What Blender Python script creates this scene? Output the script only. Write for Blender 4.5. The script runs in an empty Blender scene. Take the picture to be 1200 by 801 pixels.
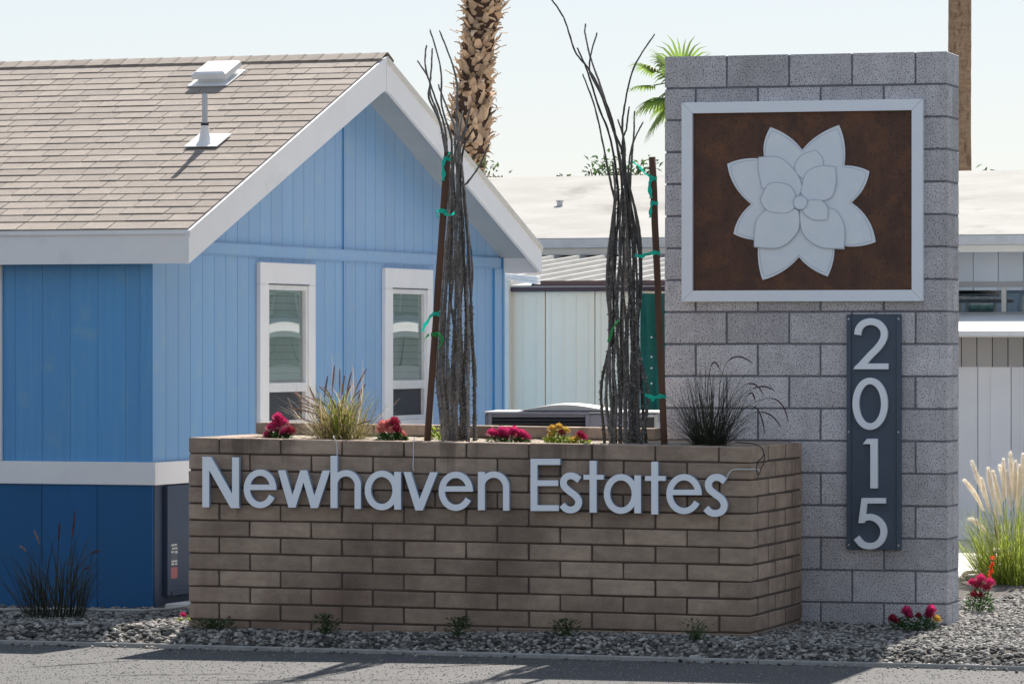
import bpy, bmesh, math, random
import numpy as np
from mathutils import Vector, Matrix

# ------------------------------------------------------------------ basics
F = 5200.0      # focal length in photo pixels (1200 px wide photo)
HY = 405.0      # horizon row
ZC = 1.84       # camera height above the road
R = math.radians
random.seed(11)
scene = bpy.context.scene
COL = scene.collection

class MB:
    """collects geometry for ONE mesh"""
    def __init__(self, xf=None):
        self.v = []; self.f = []; self.t = []; self.m = []; self.xf = xf; self.mi = 0; self.sm = []
        self.smooth = False
    def add(self, vs, fs, tone=0.5):
        b = len(self.v)
        if self.xf: vs = [self.xf(*p) for p in vs]
        self.v += [tuple(p) for p in vs]
        for f in fs:
            self.f.append(tuple(i + b for i in f)); self.t.append(tone); self.m.append(self.mi); self.sm.append(self.smooth)
    def box(self, x0, x1, y0, y1, z0, z1, tone=0.5):
        vs = [(x, y, z) for x in (x0, x1) for y in (y0, y1) for z in (z0, z1)]
        self.add(vs, [(0,1,3,2),(4,6,7,5),(0,4,5,1),(2,3,7,6),(0,2,6,4),(1,5,7,3)], tone)
    def cbox(self, x0, x1, y0, y1, z0, z1, c=0.004, tone=0.5, jit=0.0):
        lo = (x0, y0, z0); hi = (x1, y1, z1)
        vs = []; idx = {}
        js = {}
        for sx in (0,1):
            for sy in (0,1):
                for sz in (0,1):
                    j = [random.uniform(-jit, jit) for _ in range(3)]
                    for ax in range(3):
                        s = (sx, sy, sz); p = []
                        for k in range(3):
                            q = hi[k] if s[k] else lo[k]
                            if k != ax: q += -c if s[k] else c
                            p.append(q + j[k])
                        idx[(sx, sy, sz, ax)] = len(vs); vs.append(p)
        fs = []
        def g(s, ax): return idx[(s[0], s[1], s[2], ax)]
        for ax in range(3):
            a, b = [k for k in range(3) if k != ax]
            for sg in (0,1):
                q = []
                for (i, j2) in ((0,0),(1,0),(1,1),(0,1)):
                    s = [0,0,0]; s[ax] = sg; s[a] = i; s[b] = j2; q.append(g(s, ax))
                # orientation
                if (sg == 1) != (ax == 1): pass
                else: q = q[::-1]
                fs.append(tuple(q))
            # edges running along ax between faces a and b
            for i in (0,1):
                for j2 in (0,1):
                    s0 = [0,0,0]; s0[a] = i; s0[b] = j2; s1 = list(s0); s1[ax] = 1
                    fs.append((g(s0,a), g(s1,a), g(s1,b), g(s0,b)))
        for sx in (0,1):
            for sy in (0,1):
                for sz in (0,1):
                    fs.append((idx[(sx,sy,sz,0)], idx[(sx,sy,sz,1)], idx[(sx,sy,sz,2)]))
        self.add(vs, fs, tone)
    def prism(self, poly, a0, a1, axis='x', tone=0.5):
        """poly: 2D outline (convex or simple), extruded along axis between a0 and a1"""
        n = len(poly)
        def P(a, q):
            if axis == 'x': return (a, q[0], q[1])
            if axis == 'y': return (q[0], a, q[1])
            return (q[0], q[1], a)
        vs = [P(a0, q) for q in poly] + [P(a1, q) for q in poly]
        fs = [tuple(range(n)), tuple(range(2*n-1, n-1, -1))]
        for i in range(n):
            j = (i+1) % n
            fs.append((i, i+n, j+n, j))
        self.add(vs, fs, tone)
    def tube(self, pts, rad, n=6, tone=0.5, cap=True):
        pts = [Vector(p) for p in pts]
        if not isinstance(rad, (list, tuple)): rad = [rad]*len(pts)
        vs = []; up = Vector((0.123, 0.3, 0.97))
        for i, p in enumerate(pts):
            t = (pts[min(i+1, len(pts)-1)] - pts[max(i-1, 0)]).normalized()
            if i == 0:
                s = t.cross(up)
                if s.length < 1e-3: s = t.cross(Vector((1,0,0)))
            else:
                s = s - t*s.dot(t)
            s.normalize(); w = t.cross(s)
            for k in range(n):
                a = 2*math.pi*k/n
                vs.append(p + (s*math.cos(a) + w*math.sin(a))*rad[i])
        fs = []
        for i in range(len(pts)-1):
            for k in range(n):
                k2 = (k+1) % n
                fs.append((i*n+k, i*n+k2, (i+1)*n+k2, (i+1)*n+k))
        if cap:
            fs.append(tuple(range(n-1, -1, -1))); L = (len(pts)-1)*n
            fs.append(tuple(range(L, L+n)))
        self.add(vs, fs, tone)
    def strip(self, pts, widths, side, tone=0.5):
        """flat ribbon along pts; side = width direction"""
        side = Vector(side).normalized(); vs = []
        for p, w in zip(pts, widths):
            p = Vector(p); vs += [p - side*w*0.5, p + side*w*0.5]
        fs = [(2*i, 2*i+1, 2*i+3, 2*i+2) for i in range(len(pts)-1)]
        self.add(vs, fs, tone)
    def obj(self, name, mats, parent=None, recalc=True):
        me = bpy.data.meshes.new(name)
        me.from_pydata(self.v, [], self.f)
        if not isinstance(mats, (list, tuple)): mats = [mats]
        for m in mats: me.materials.append(m)
        me.polygons.foreach_set('material_index', self.m)
        me.polygons.foreach_set('use_smooth', self.sm)
        at = me.attributes.new('tone', 'FLOAT', 'FACE')
        at.data.foreach_set('value', self.t)
        if recalc:
            bm = bmesh.new(); bm.from_mesh(me)
            bmesh.ops.recalc_face_normals(bm, faces=bm.faces[:]); bm.to_mesh(me); bm.free()
        me.update()
        o = bpy.data.objects.new(name, me); COL.objects.link(o)
        if parent: o.parent = parent
        return o

def tag(o, label=None, cat=None, group=None, kind=None):
    if label: o['label'] = label
    if cat: o['category'] = cat
    if group: o['group'] = group
    if kind: o['kind'] = kind
    return o
def thing(name, label, cat, loc=(0,0,0), rz=0.0, group=None):
    o = bpy.data.objects.new(name, None); COL.objects.link(o)
    o.empty_display_size = 0.2
    o.location = loc; o.rotation_euler = (0, 0, rz)
    return tag(o, label, cat, group)
def copy_tree(o, parent=None):
    c = o.copy(); COL.objects.link(c); c.parent = parent
    for ch in list(o.children): copy_tree(ch, c)
    return c

class Fr:
    """a vertical frame: u runs right along a front, v away from the camera"""
    def __init__(self, ox, oy, deg):
        self.ox, self.oy, self.a = ox, oy, R(deg); self.c = math.cos(self.a); self.s = math.sin(self.a)
    def w(self, u, v, z=0.0): return Vector((self.ox + u*self.c + v*self.s, self.oy - u*self.s + v*self.c, z))
    def loc(self, x, y): return ((x-self.ox)*self.c - (y-self.oy)*self.s, (x-self.ox)*self.s + (y-self.oy)*self.c)
    def onv(self, px, py, v=0.0):
        k = (px-600)/F
        u = (k*(self.oy + v*self.c) - self.ox - v*self.s)/(self.c + k*self.s)
        Y = self.oy - u*self.s + v*self.c
        return u, ZC - (py-HY)/F*Y
    def onu(self, px, py, u=0.0):
        k = (px-600)/F
        v = (k*(self.oy - u*self.s) - self.ox - u*self.c)/(self.s - k*self.c)
        Y = self.oy - u*self.s + v*self.c
        return v, ZC - (py-HY)/F*Y
    def empty(self, name, label, cat, group=None):
        return thing(name, label, cat, (self.ox, self.oy, 0), -self.a, group)
def at(px, py, Y): return Vector(((px-600)/F*Y, Y, ZC-(py-HY)/F*Y))

# ------------------------------------------------------------------ materials
def nodes(name):
    m = bpy.data.materials.new(name); m.use_nodes = True
    nt = m.node_tree; nt.nodes.clear()
    out = nt.nodes.new('ShaderNodeOutputMaterial')
    return m, nt, out
def N(nt, t, **kw):
    n = nt.nodes.new(t)
    for k, v in kw.items():
        if k.startswith('i_'): n.inputs[k[2:].replace('_', ' ')].default_value = v
        else: setattr(n, k, v)
    return n
def mixc(nt, a, b, fac, mode='MIX'):
    n = nt.nodes.new('ShaderNodeMix'); n.data_type = 'RGBA'; n.blend_type = mode; n.clamp_factor = True
    for sock, val in ((n.inputs[0], fac), (n.inputs[6], a), (n.inputs[7], b)):
        if isinstance(val, bpy.types.NodeSocket): nt.links.new(val, sock)
        elif isinstance(val, (int, float)): sock.default_value = val
        else: sock.default_value = (*val[:3], 1)
    return n.outputs[2]
def ramp(nt, src, p0, p1, c0=(0,0,0), c1=(1,1,1)):
    n = nt.nodes.new('ShaderNodeValToRGB'); e = n.color_ramp.elements
    e[0].position = p0; e[1].position = p1; e[0].color = (*c0, 1); e[1].color = (*c1, 1)
    nt.links.new(src, n.inputs[0]); return n.outputs[0]
def noisen(nt, scale, detail=4, rough=.55, stretch=None, coord='Object', kind='noise'):
    tc = nt.nodes.new('ShaderNodeTexCoord'); src = tc.outputs[coord]
    if stretch:
        mp = nt.nodes.new('ShaderNodeMapping'); mp.inputs['Scale'].default_value = stretch
        nt.links.new(src, mp.inputs[0]); src = mp.outputs[0]
    if kind == 'noise':
        n = nt.nodes.new('ShaderNodeTexNoise'); n.inputs['Scale'].default_value = scale
        n.inputs['Detail'].default_value = detail; n.inputs['Roughness'].default_value = rough
        nt.links.new(src, n.inputs['Vector']); return n.outputs[0]
    n = nt.nodes.new('ShaderNodeTexVoronoi'); n.inputs['Scale'].default_value = scale
    nt.links.new(src, n.inputs['Vector']); return n
def tonef(nt, amt):
    a = nt.nodes.new('ShaderNodeAttribute'); a.attribute_name = 'tone'
    m = nt.nodes.new('ShaderNodeMapRange'); m.inputs['To Min'].default_value = 1-amt; m.inputs['To Max'].default_value = 1+amt
    nt.links.new(a.outputs['Fac'], m.inputs['Value']); return m.outputs[0]
def mat(name, c1, c2=None, scale=6.0, lo=.35, hi=.65, rough=.75, tone=0.0, bump=0.0, bscale=60.0, bdist=.01,
        metal=0.0, spec=.5, stretch=None, dark=None, dscale=2.0, dlo=.55, dhi=.7, dstretch=None,
        speck=None, sscale=200, slo=.6, shi=.66, trans=0.0, coat=0.0, sheen=0.0):
    m, nt, out = nodes(name)
    b = nt.nodes.new('ShaderNodeBsdfPrincipled')
    b.inputs['Roughness'].default_value = rough; b.inputs['Metallic'].default_value = metal
    b.inputs['Specular IOR Level'].default_value = spec; b.inputs['Coat Weight'].default_value = coat; b.inputs['Coat Roughness'].default_value = .4; b.inputs['Sheen Weight'].default_value = sheen; b.inputs['Sheen Roughness'].default_value = .45
    if c2 is None: c2 = tuple(x*.88 for x in c1)
    col = mixc(nt, c1, c2, ramp(nt, noisen(nt, scale, 5, .6, stretch), lo, hi))
    if dark is not None:
        col = mixc(nt, col, dark, ramp(nt, noisen(nt, dscale, 6, .65, dstretch), dlo, dhi))
    if speck is not None:
        col = mixc(nt, col, speck, ramp(nt, noisen(nt, sscale, 2, .5), slo, shi))
    if tone:
        mm = nt.nodes.new('ShaderNodeMix'); mm.data_type = 'RGBA'; mm.blend_type = 'MULTIPLY'; mm.inputs[0].default_value = 1
        nt.links.new(col, mm.inputs[6])
        cb = nt.nodes.new('ShaderNodeCombineColor'); tf = tonef(nt, tone)
        for i in range(3): nt.links.new(tf, cb.inputs[i])
        nt.links.new(cb.outputs[0], mm.inputs[7]); col = mm.outputs[2]
    nt.links.new(col, b.inputs['Base Color'])
    if bump:
        bp = nt.nodes.new('ShaderNodeBump'); bp.inputs['Strength'].default_value = bump; bp.inputs['Distance'].default_value = bdist
        nt.links.new(noisen(nt, bscale, 4, .65, stretch), bp.inputs['Height']); nt.links.new(bp.outputs[0], b.inputs['Normal'])
    sh = b.outputs[0]
    if trans:
        t = nt.nodes.new('ShaderNodeBsdfTranslucent'); nt.links.new(col, t.inputs[0])
        mx = nt.nodes.new('ShaderNodeMixShader'); mx.inputs[0].default_value = trans
        nt.links.new(sh, mx.inputs[1]); nt.links.new(t.outputs[0], mx.inputs[2]); sh = mx.outputs[0]
    nt.links.new(sh, out.inputs[0])
    return m
def glass(name, tint=(.75,.82,.82), refl=.18, rough=.01, warp=.0):
    m, nt, out = nodes(name)
    t = nt.nodes.new('ShaderNodeBsdfTransparent'); t.inputs[0].default_value = (*tint, 1)
    g = nt.nodes.new('ShaderNodeBsdfGlossy'); g.inputs[1].default_value = rough
    fr = nt.nodes.new('ShaderNodeFresnel'); fr.inputs[0].default_value = 1.5
    ad = nt.nodes.new('ShaderNodeMath'); ad.operation = 'ADD'; ad.use_clamp = True; ad.inputs[1].default_value = refl
    nt.links.new(fr.outputs[0], ad.inputs[0])
    if warp:
        bp = nt.nodes.new('ShaderNodeBump'); bp.inputs['Strength'].default_value = warp; bp.inputs['Distance'].default_value = .01
        nt.links.new(noisen(nt, 2.2, 1, .4), bp.inputs['Height']); nt.links.new(bp.outputs[0], g.inputs['Normal'])
    mx = nt.nodes.new('ShaderNodeMixShader')
    nt.links.new(ad.outputs[0], mx.inputs[0]); nt.links.new(t.outputs[0], mx.inputs[1]); nt.links.new(g.outputs[0], mx.inputs[2])
    nt.links.new(mx.outputs[0], out.inputs[0]); return m

M = {}
M['cmu'] = mat('grey_split_block', (.70,.67,.68), (.57,.545,.56), 9, rough=.9, tone=.16, bump=.9, bscale=170, bdist=.006,
               dark=(.46,.44,.44), dscale=2.2, dstretch=(1,1,.45), dlo=.48, dhi=.75, speck=(.13,.12,.125), sscale=120, slo=.55, shi=.63)
M['cmu_mortar'] = mat('grey_mortar', (.23,.23,.25), (.17,.17,.19), 20, rough=.95, bump=.5, bscale=200)
M['brick'] = mat('brown_slump_block', (.51,.38,.285), (.385,.285,.212), 8, rough=.9, tone=.18, bump=1.0, bscale=95, bdist=.009,
                 stretch=(1,1,2.2), dark=(.20,.14,.108), dscale=1.6, dlo=.46, dhi=.74, dstretch=(1,1,.55),
                 speck=(.5,.42,.36), sscale=160, slo=.66, shi=.72)
M['brick_mortar'] = mat('brown_mortar', (.11,.08,.063), (.08,.06,.048), 20, rough=.95, bump=.5, bscale=200)
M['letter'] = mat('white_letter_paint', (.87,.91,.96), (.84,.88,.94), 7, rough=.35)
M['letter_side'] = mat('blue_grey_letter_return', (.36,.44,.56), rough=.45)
M['white'] = mat('white_trim_paint', (.87,.86,.85), (.83,.82,.82), 3, rough=.55, bump=.12, bscale=90, dark=(.60,.60,.60), dscale=1.3, dlo=.6, dhi=.85)
M['cream'] = mat('cream_trim_paint', (.72,.68,.60), (.64,.61,.55), 3, rough=.6)
M['blue'] = mat('blue_siding_paint', (.045,.29,.62), (.038,.262,.585), 2.2, rough=.42, coat=.6, sheen=.9, dark=(.085,.33,.60), dscale=9, dlo=.42, dhi=.8, dstretch=(3,3,.12), speck=(.11,.33,.55), sscale=5, slo=.58, shi=.74, tone=.05, bump=.3, bscale=70, bdist=.004, stretch=(1,1,.08))
M['navy'] = mat('navy_skirting_paint', (.001,.10,.27), (.001,.09,.245), 3, rough=.6, tone=.05, bump=.2, bscale=45, stretch=(1,1,.15))
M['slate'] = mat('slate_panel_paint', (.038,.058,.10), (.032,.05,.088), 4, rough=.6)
M['shingle'] = mat('tan_shingle', (.35,.30,.255), (.30,.252,.215), 14, rough=.95, tone=.11, bump=.7, bscale=350, bdist=.003,
                   speck=(.17,.14,.125), sscale=260, slo=.58, shi=.66)
M['roofdeck'] = mat('dark_felt', (.05,.045,.04), rough=.95)
M['soffit'] = mat('grey_soffit', (.40,.45,.49), (.36,.41,.45), 3, rough=.7)
M['vinyl'] = mat('white_vinyl', (.80,.80,.80), rough=.35)
M['blind'] = mat('teal_blind', (.70,.80,.78), (.64,.74,.72), 5, rough=.6)
M['darkroom'] = mat('dark_room', (.03,.035,.035), rough=.9)
M['screen'] = mat('insect_screen', (.035,.04,.05), rough=.6)
M['glass'] = glass('window_glass', (.82,.95,.92), .24, .01, 0)
M['metalwhite'] = mat('white_sheet_metal', (.82,.82,.81), (.75,.75,.74), 3, rough=.4, dark=(.6,.58,.55), dscale=1.5, dlo=.6, dhi=.8)
M['corr'] = mat('weathered_corrugated_sheet', (.42,.41,.39), (.34,.335,.32), 3, rough=.8, spec=.2, dark=(.25,.2,.17), dscale=2.5, dlo=.64, dhi=.75)
M['galv'] = mat('galvanised_metal', (.55,.56,.58), (.48,.49,.5), 9, rough=.45, metal=.3)
M['rust'] = mat('rusted_steel', (.125,.055,.031), (.075,.036,.024), 7, rough=.7, bump=.3, bscale=60, stretch=(1.4,1,.5),
                dark=(.19,.08,.034), dscale=6, dlo=.5, dhi=.75, speck=(.05,.028,.02), sscale=70, slo=.55, shi=.72)
M['emblem'] = mat('pale_emblem_paint', (.83,.88,.93), (.78,.84,.90), 8, rough=.5)
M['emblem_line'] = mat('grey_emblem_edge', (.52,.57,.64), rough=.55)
M['plate'] = mat('dark_blue_plate', (.062,.088,.125), (.053,.077,.113), 4, rough=.45)
M['soil'] = mat('pale_planter_soil', (.50,.42,.33), (.34,.275,.21), 14, rough=.95, bump=1, bscale=70, bdist=.02, speck=(.6,.55,.47), sscale=80, slo=.6, shi=.66)
M['asphalt'] = None
M['kerb'] = mat('concrete_edging', (.36,.35,.33), (.27,.265,.25), 12, rough=.9, bump=.5, bscale=120)
M['path'] = mat('concrete_path', (.42,.40,.37), (.34,.325,.30), 5, rough=.9, bump=.3, bscale=80)
M['grit'] = mat('road_aggregate', (.27,.26,.235), (.18,.172,.16), 30, rough=.85, tone=.35)
M['bounce_slab'] = mat('pale_bounce_concrete', (.70,.68,.63), (.54,.52,.48), 3, rough=.85, bump=.2, bscale=60)
M['rock'] = mat('gravel_stone', (.28,.262,.235), (.165,.155,.142), 25, rough=.85, tone=.85, bump=.4, bscale=120)
M['gravelbase'] = mat('dark_gravel_ground', (.17,.15,.13), (.07,.062,.055), 40, rough=.95, bump=1, bscale=60, bdist=.03)
M['dirt'] = mat('desert_ground', (.30,.26,.21), (.22,.19,.155), 1.2, rough=.95, bump=.4, bscale=12, bdist=.05)
M['drygrass'] = mat('dry_blade', (.55,.44,.30), (.36,.25,.20), 5, rough=.7, tone=.5, trans=.4)
M['ocotillo'] = mat('ocotillo_bark', (.105,.097,.092), (.23,.21,.19), 30, rough=.9, tone=.7, bump=.8, bscale=90, bdist=.008, speck=(.24,.21,.18), sscale=70, slo=.62, shi=.68)
M['stake'] = mat('brown_wood_stake', (.13,.062,.034), (.075,.038,.024), 14, rough=.85, bump=.4, bscale=40, stretch=(1,1,.1))
M['ribbon'] = mat('green_tie_ribbon', (.0,.62,.42), (.0,.5,.36), 8, rough=.45, trans=.35)
M['ribbonleaf'] = mat('bright_green_tie', (.02,.33,.07), rough=.5, trans=.3)
M['black'] = mat('black_plastic', (.015,.015,.017), rough=.5)
M['wire'] = mat('white_cable', (.7,.7,.68), rough=.5)
M['unit'] = mat('grey_unit_metal', (.19,.185,.22), (.16,.16,.195), 4, rough=.5)
M['unittop'] = mat('pale_unit_lid', (.36,.36,.36), rough=.5)
M['greencloth'] = mat('green_shade_cloth', (.006,.11,.08), (.004,.09,.07), 12, rough=.8, bump=.3, bscale=100)
M['greige'] = mat('grey_green_panel', (.90,.80,.63), (.87,.77,.61), 2, rough=.6, tone=.06)
M['brown'] = mat('dark_brown_metal', (.06,.028,.032), rough=.5)
M['sidblue'] = mat('pale_blue_siding', (.70,.74,.78), (.66,.70,.74), 3, rough=.6, tone=.05)
M['tan'] = mat('tan_ribbed_metal', (.46,.44,.43), (.42,.40,.39), 3, rough=.6, tone=.1)
M['lavender'] = mat('pale_lavender_panel', (.86,.86,.88), (.82,.82,.85), 2, rough=.5, tone=.04)
M['roofwhite'] = mat('white_coated_roof', (.47,.455,.43), (.40,.385,.36), 2.5, rough=.95, spec=.1, bump=.3, bscale=5, dark=(.25,.235,.215), dscale=1.2, dlo=.56, dhi=.8, stretch=(.5,1,1))
M['curtain'] = mat('white_curtain', (.75,.75,.73), rough=.8)
M['glass2'] = glass('far_window_glass', (.7,.75,.78), .12)
M['boot'] = mat('palm_boot', (.66,.49,.34), (.45,.31,.205), 6, rough=.85, tone=.45, bump=.5, bscale=40)
M['palmcore'] = mat('palm_core', (.08,.045,.03), rough=.95)
M['palmsmooth'] = mat('smooth_palm_bark', (.40,.27,.17), (.27,.18,.115), 8, rough=.9, bump=.9, bscale=14, bdist=.03, stretch=(1,1,4), dark=(.14,.09,.06), dscale=7, dlo=.5, dhi=.66, dstretch=(2,2,.8))
M['frond'] = mat('palm_frond', (.24,.36,.06), (.15,.26,.05), 6, rough=.5, tone=.4, trans=.55)
M['leaf'] = mat('shrub_leaf', (.07,.14,.04), (.045,.10,.03), 6, rough=.5, tone=.4, trans=.35)
M['mumleaf'] = mat('flower_leaf', (.07,.15,.035), (.04,.10,.025), 8, rough=.55, tone=.4, trans=.35)
M['limeleaf'] = mat('lime_leaf', (.36,.42,.05), (.22,.32,.05), 8, rough=.55, tone=.3, trans=.45)
M['petal'] = mat('magenta_petal', (.62,.05,.19), (.42,.02,.11), 30, rough=.6, tone=.45, trans=.35)
M['petaldark'] = mat('maroon_petal', (.36,.02,.06), (.22,.012,.04), 30, rough=.6, tone=.4, trans=.3)
M['petalpeach'] = mat('peach_petal', (.75,.34,.30), (.55,.12,.12), 20, rough=.6, tone=.4, trans=.3)
M['petalyellow'] = mat('yellow_petal', (.62,.50,.10), (.5,.25,.05), 30, rough=.6, tone=.3, trans=.35)
M['strawgrass'] = mat('straw_blade', (.38,.31,.12), (.20,.19,.06), 5, rough=.6, tone=.6, trans=.4)
M['darkgrass'] = mat('dark_green_blade', (.045,.052,.028), (.03,.034,.022), 5, rough=.55, tone=.5, trans=.15)
M['limegrass'] = mat('yellow_green_blade', (.33,.37,.07), (.20,.27,.05), 3, rough=.55, tone=.5, trans=.45)
M['plumewhite'] = mat('white_plume', (.95,.90,.80), (.85,.78,.66), 20, rough=.8, tone=.1, trans=.5)
M['plumepurple'] = mat('purple_plume', (.12,.05,.065), (.075,.035,.05), 20, rough=.8, tone=.3, trans=.2)
M['plumetan'] = mat('tan_plume', (.40,.26,.20), (.30,.18,.15), 20, rough=.8, tone=.3, trans=.35)
M['orange'] = mat('orange_spike_petal', (.80,.10,.02), rough=.5, trans=.35)
M['weed'] = mat('weed_leaf', (.06,.11,.03), (.035,.07,.02), 8, rough=.6, tone=.4, trans=.25)
M['stickergrey'] = mat('sticker_backing', (.07,.085,.11), rough=.5)
M['stickerwhite'] = mat('sticker_white', (.6,.6,.6), rough=.5)
M['stickerred'] = mat('sticker_red', (.45,.12,.12), rough=.5)
M['pipewhite'] = mat('pale_pipe', (.5,.5,.46), rough=.5)

def weather_brick(m):
    nt = m.node_tree; b = [n for n in nt.nodes if n.type == 'BSDF_PRINCIPLED'][0]
    src = b.inputs['Base Color'].links[0].from_socket
    tc = nt.nodes.new('ShaderNodeTexCoord'); sp = nt.nodes.new('ShaderNodeSeparateXYZ'); nt.links.new(tc.outputs['Object'], sp.inputs[0])
    def math_(op, a, b2):
        n = nt.nodes.new('ShaderNodeMath'); n.operation = op
        for i, q in enumerate((a, b2)):
            if isinstance(q, (int, float)): n.inputs[i].default_value = q
            else: nt.links.new(q, n.inputs[i])
        return n.outputs[0]
    nz = noisen(nt, 1.7, 6, .7, (1,1,.8))
    # damp splash stain at the foot, ragged edge
    h = math_('SUBTRACT', math_('MULTIPLY', nz, 1.5), math_('MULTIPLY', sp.outputs[2], .95))
    col = mixc(nt, src, (.165,.10,.072), math_('MULTIPLY', ramp(nt, h, .34, .66), .5))
    # irrigation run-off streaks hanging from the cap
    st = noisen(nt, 3.2, 5, .6, (1.6,1,.10))
    t2 = math_('SUBTRACT', math_('ADD', st, math_('MULTIPLY', sp.outputs[2], .42)), .45)
    col = mixc(nt, col, (.15,.105,.08), math_('MULTIPLY', ramp(nt, t2, .60, .70), .7))
    # pale mineral bloom
    col = mixc(nt, col, (.58,.52,.46), math_('MULTIPLY', ramp(nt, noisen(nt, 4.5, 7, .75, (.7,1,1)), .62, .72), .45))
    nt.links.new(col, b.inputs['Base Color'])
weather_brick(M['brick'])

# asphalt with coarse pale aggregate
def asphalt():
    m, nt, out = nodes('worn_asphalt')
    b = nt.nodes.new('ShaderNodeBsdfPrincipled'); b.inputs['Roughness'].default_value = .85
    v = noisen(nt, 190, kind='vor')
    base = mixc(nt, (.085,.084,.083), (.056,.057,.059), ramp(nt, noisen(nt, 1.1, 6, .65), .3, .7))
    sp = ramp(nt, v.outputs['Color'], .15, .85)
    col = mixc(nt, base, sp, .30, 'OVERLAY')
    col = mixc(nt, col, (.05,.047,.045), ramp(nt, noisen(nt, 240, 3, .6), .52, .75))
    col = mixc(nt, col, (.30,.285,.26), ramp(nt, noisen(nt, 220, 2, .6), .55, .72))
    col = mixc(nt, col, (.06,.055,.05), ramp(nt, noisen(nt, 2.2, 8, .7, (.35,1.6,1)), .60, .72))
    nt.links.new(col, b.inputs['Base Color'])
    bp = nt.nodes.new('ShaderNodeBump'); bp.inputs['Strength'].default_value = .9; bp.inputs['Distance'].default_value = .012
    nt.links.new(noisen(nt, 65, 5, .7), bp.inputs['Height']); nt.links.new(bp.outputs[0], b.inputs['Normal'])
    nt.links.new(b.outputs[0], out.inputs[0]); return m
M['asphalt'] = asphalt()
M['crack'] = mat('road_crack_tar', (.02,.02,.02), rough=.9)

# ------------------------------------------------------------------ outline tools (letters, digits, emblem)
def contour(fn, x0, x1, y0, y1, h=.25):
    """iso-line 0 of a signed distance field -> closed loops"""
    xs = np.arange(x0, x1+h, h); ys = np.arange(y0, y1+h, h)
    X, Y = np.meshgrid(xs, ys, indexing='ij'); D = fn(X, Y); D = np.where(np.abs(D) < 1e-6, 1e-6, D)
    S = D < 0
    mixed = (S[:-1,:-1] != S[1:,:-1]) | (S[:-1,:-1] != S[:-1,1:]) | (S[:-1,:-1] != S[1:,1:])
    nxt = {}; pos = {}
    def E(i, j, hor):
        k = (i, j, hor)
        if k not in pos:
            i2, j2 = (i+1, j) if hor else (i, j+1)
            a, b = D[i, j], D[i2, j2]; t = a/(a-b)
            pos[k] = (xs[i] + h*t*(1 if hor else 0), ys[j] + h*t*(0 if hor else 1))
        return k
    for i, j in zip(*np.nonzero(mixed)):
        c = [S[i,j], S[i+1,j], S[i+1,j+1], S[i,j+1]]
        es = [E(i,j,True) if c[0]!=c[1] else None, E(i+1,j,False) if c[1]!=c[2] else None,
              E(i,j+1,True) if c[2]!=c[3] else None, E(i,j,False) if c[3]!=c[0] else None]
        es = [e for e in es if e]
        prs = [(es[0], es[1])] if len(es) == 2 else ([(es[0], es[1]), (es[2], es[3])] if c[0] else [(es[0], es[3]), (es[1], es[2])])
        for a, b in prs:
            nxt.setdefault(a, []).append(b); nxt.setdefault(b, []).append(a)
    loops = []; seen = set()
    for st in list(nxt):
        if st in seen: continue
        lp = [st]; seen.add(st); cur = st
        while True:
            n2 = [q for q in nxt[cur] if q not in seen]
            if not n2: break
            cur = n2[0]; seen.add(cur); lp.append(cur)
        pts = [pos[k] for k in lp]
        if len(pts) > 8: loops.append(rdp_closed(pts, .035))
    return loops
def rdp(p, eps):
    if len(p) < 3: return p
    a = np.array(p); s, e = a[0], a[-1]; d = e - s; L = math.hypot(*d)
    dist = np.abs((a[:,0]-s[0])*d[1] - (a[:,1]-s[1])*d[0])/L if L > 1e-9 else np.hypot(a[:,0]-s[0], a[:,1]-s[1])
    k = int(dist.argmax())
    if dist[k] < eps: return [p[0], p[-1]]
    return rdp(p[:k+1], eps)[:-1] + rdp(p[k:], eps)
def rdp_closed(p, eps):
    a = np.array(p); k = int(np.hypot(a[:,0]-a[0,0], a[:,1]-a[0,1]).argmax())
    return rdp(p[:k+1], eps)[:-1] + rdp(p[k:] + [p[0]], eps)[:-1]
# signed distance pieces (pixel units, y down)
def sbox(x0, x1, y0, y1):
    def f(X, Y):
        dx = np.abs(X-(x0+x1)/2)-(x1-x0)/2; dy = np.abs(Y-(y0+y1)/2)-(y1-y0)/2
        return np.hypot(np.maximum(dx,0), np.maximum(dy,0)) + np.minimum(np.maximum(dx,dy),0)
    return f
def sstrip(p, q, w, yc=True):
    """slanted bar with horizontal cut ends"""
    def f(X, Y):
        dx, dy = q[0]-p[0], q[1]-p[1]; L = math.hypot(dx, dy)
        d = np.abs((X-p[0])*dy-(Y-p[1])*dx)/L - w/2
        return np.maximum(d, np.maximum(min(p[1],q[1])-Y, Y-max(p[1],q[1])))
    return f
def sring(cx, cy, rx, ry, w):
    def f(X, Y):
        x = (X-cx); y = (Y-cy); k = np.sqrt((x/rx)**2+(y/ry)**2)+1e-9
        g = np.sqrt((x/rx**2)**2+(y/ry**2)**2)/k + 1e-9
        return np.abs((k-1)/g) - w/2
    return f
def half(nx, ny, c):   # keeps nx*x+ny*y <= c
    return lambda X, Y: nx*X+ny*Y-c
def U(*fs): return lambda X, Y: np.minimum.reduce([f(X,Y) for f in fs])
def I(*fs): return lambda X, Y: np.maximum.reduce([f(X,Y) for f in fs])
def NOT(f): return lambda X, Y: -f(X,Y)
def catmull(p, n=8):
    out = []
    for i in range(len(p)-1):
        p0 = p[max(i-1,0)]; p1 = p[i]; p2 = p[i+1]; p3 = p[min(i+2,len(p)-1)]
        for k in range(n):
            t = k/n
            out.append(tuple(.5*((2*b)+(-a+c)*t+(2*a-5*b+4*c-d)*t*t+(-a+3*b-3*c+d)*t**3) for a,b,c,d in zip(p0,p1,p2,p3)))
    out.append(tuple(p[-1])); return out
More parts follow.
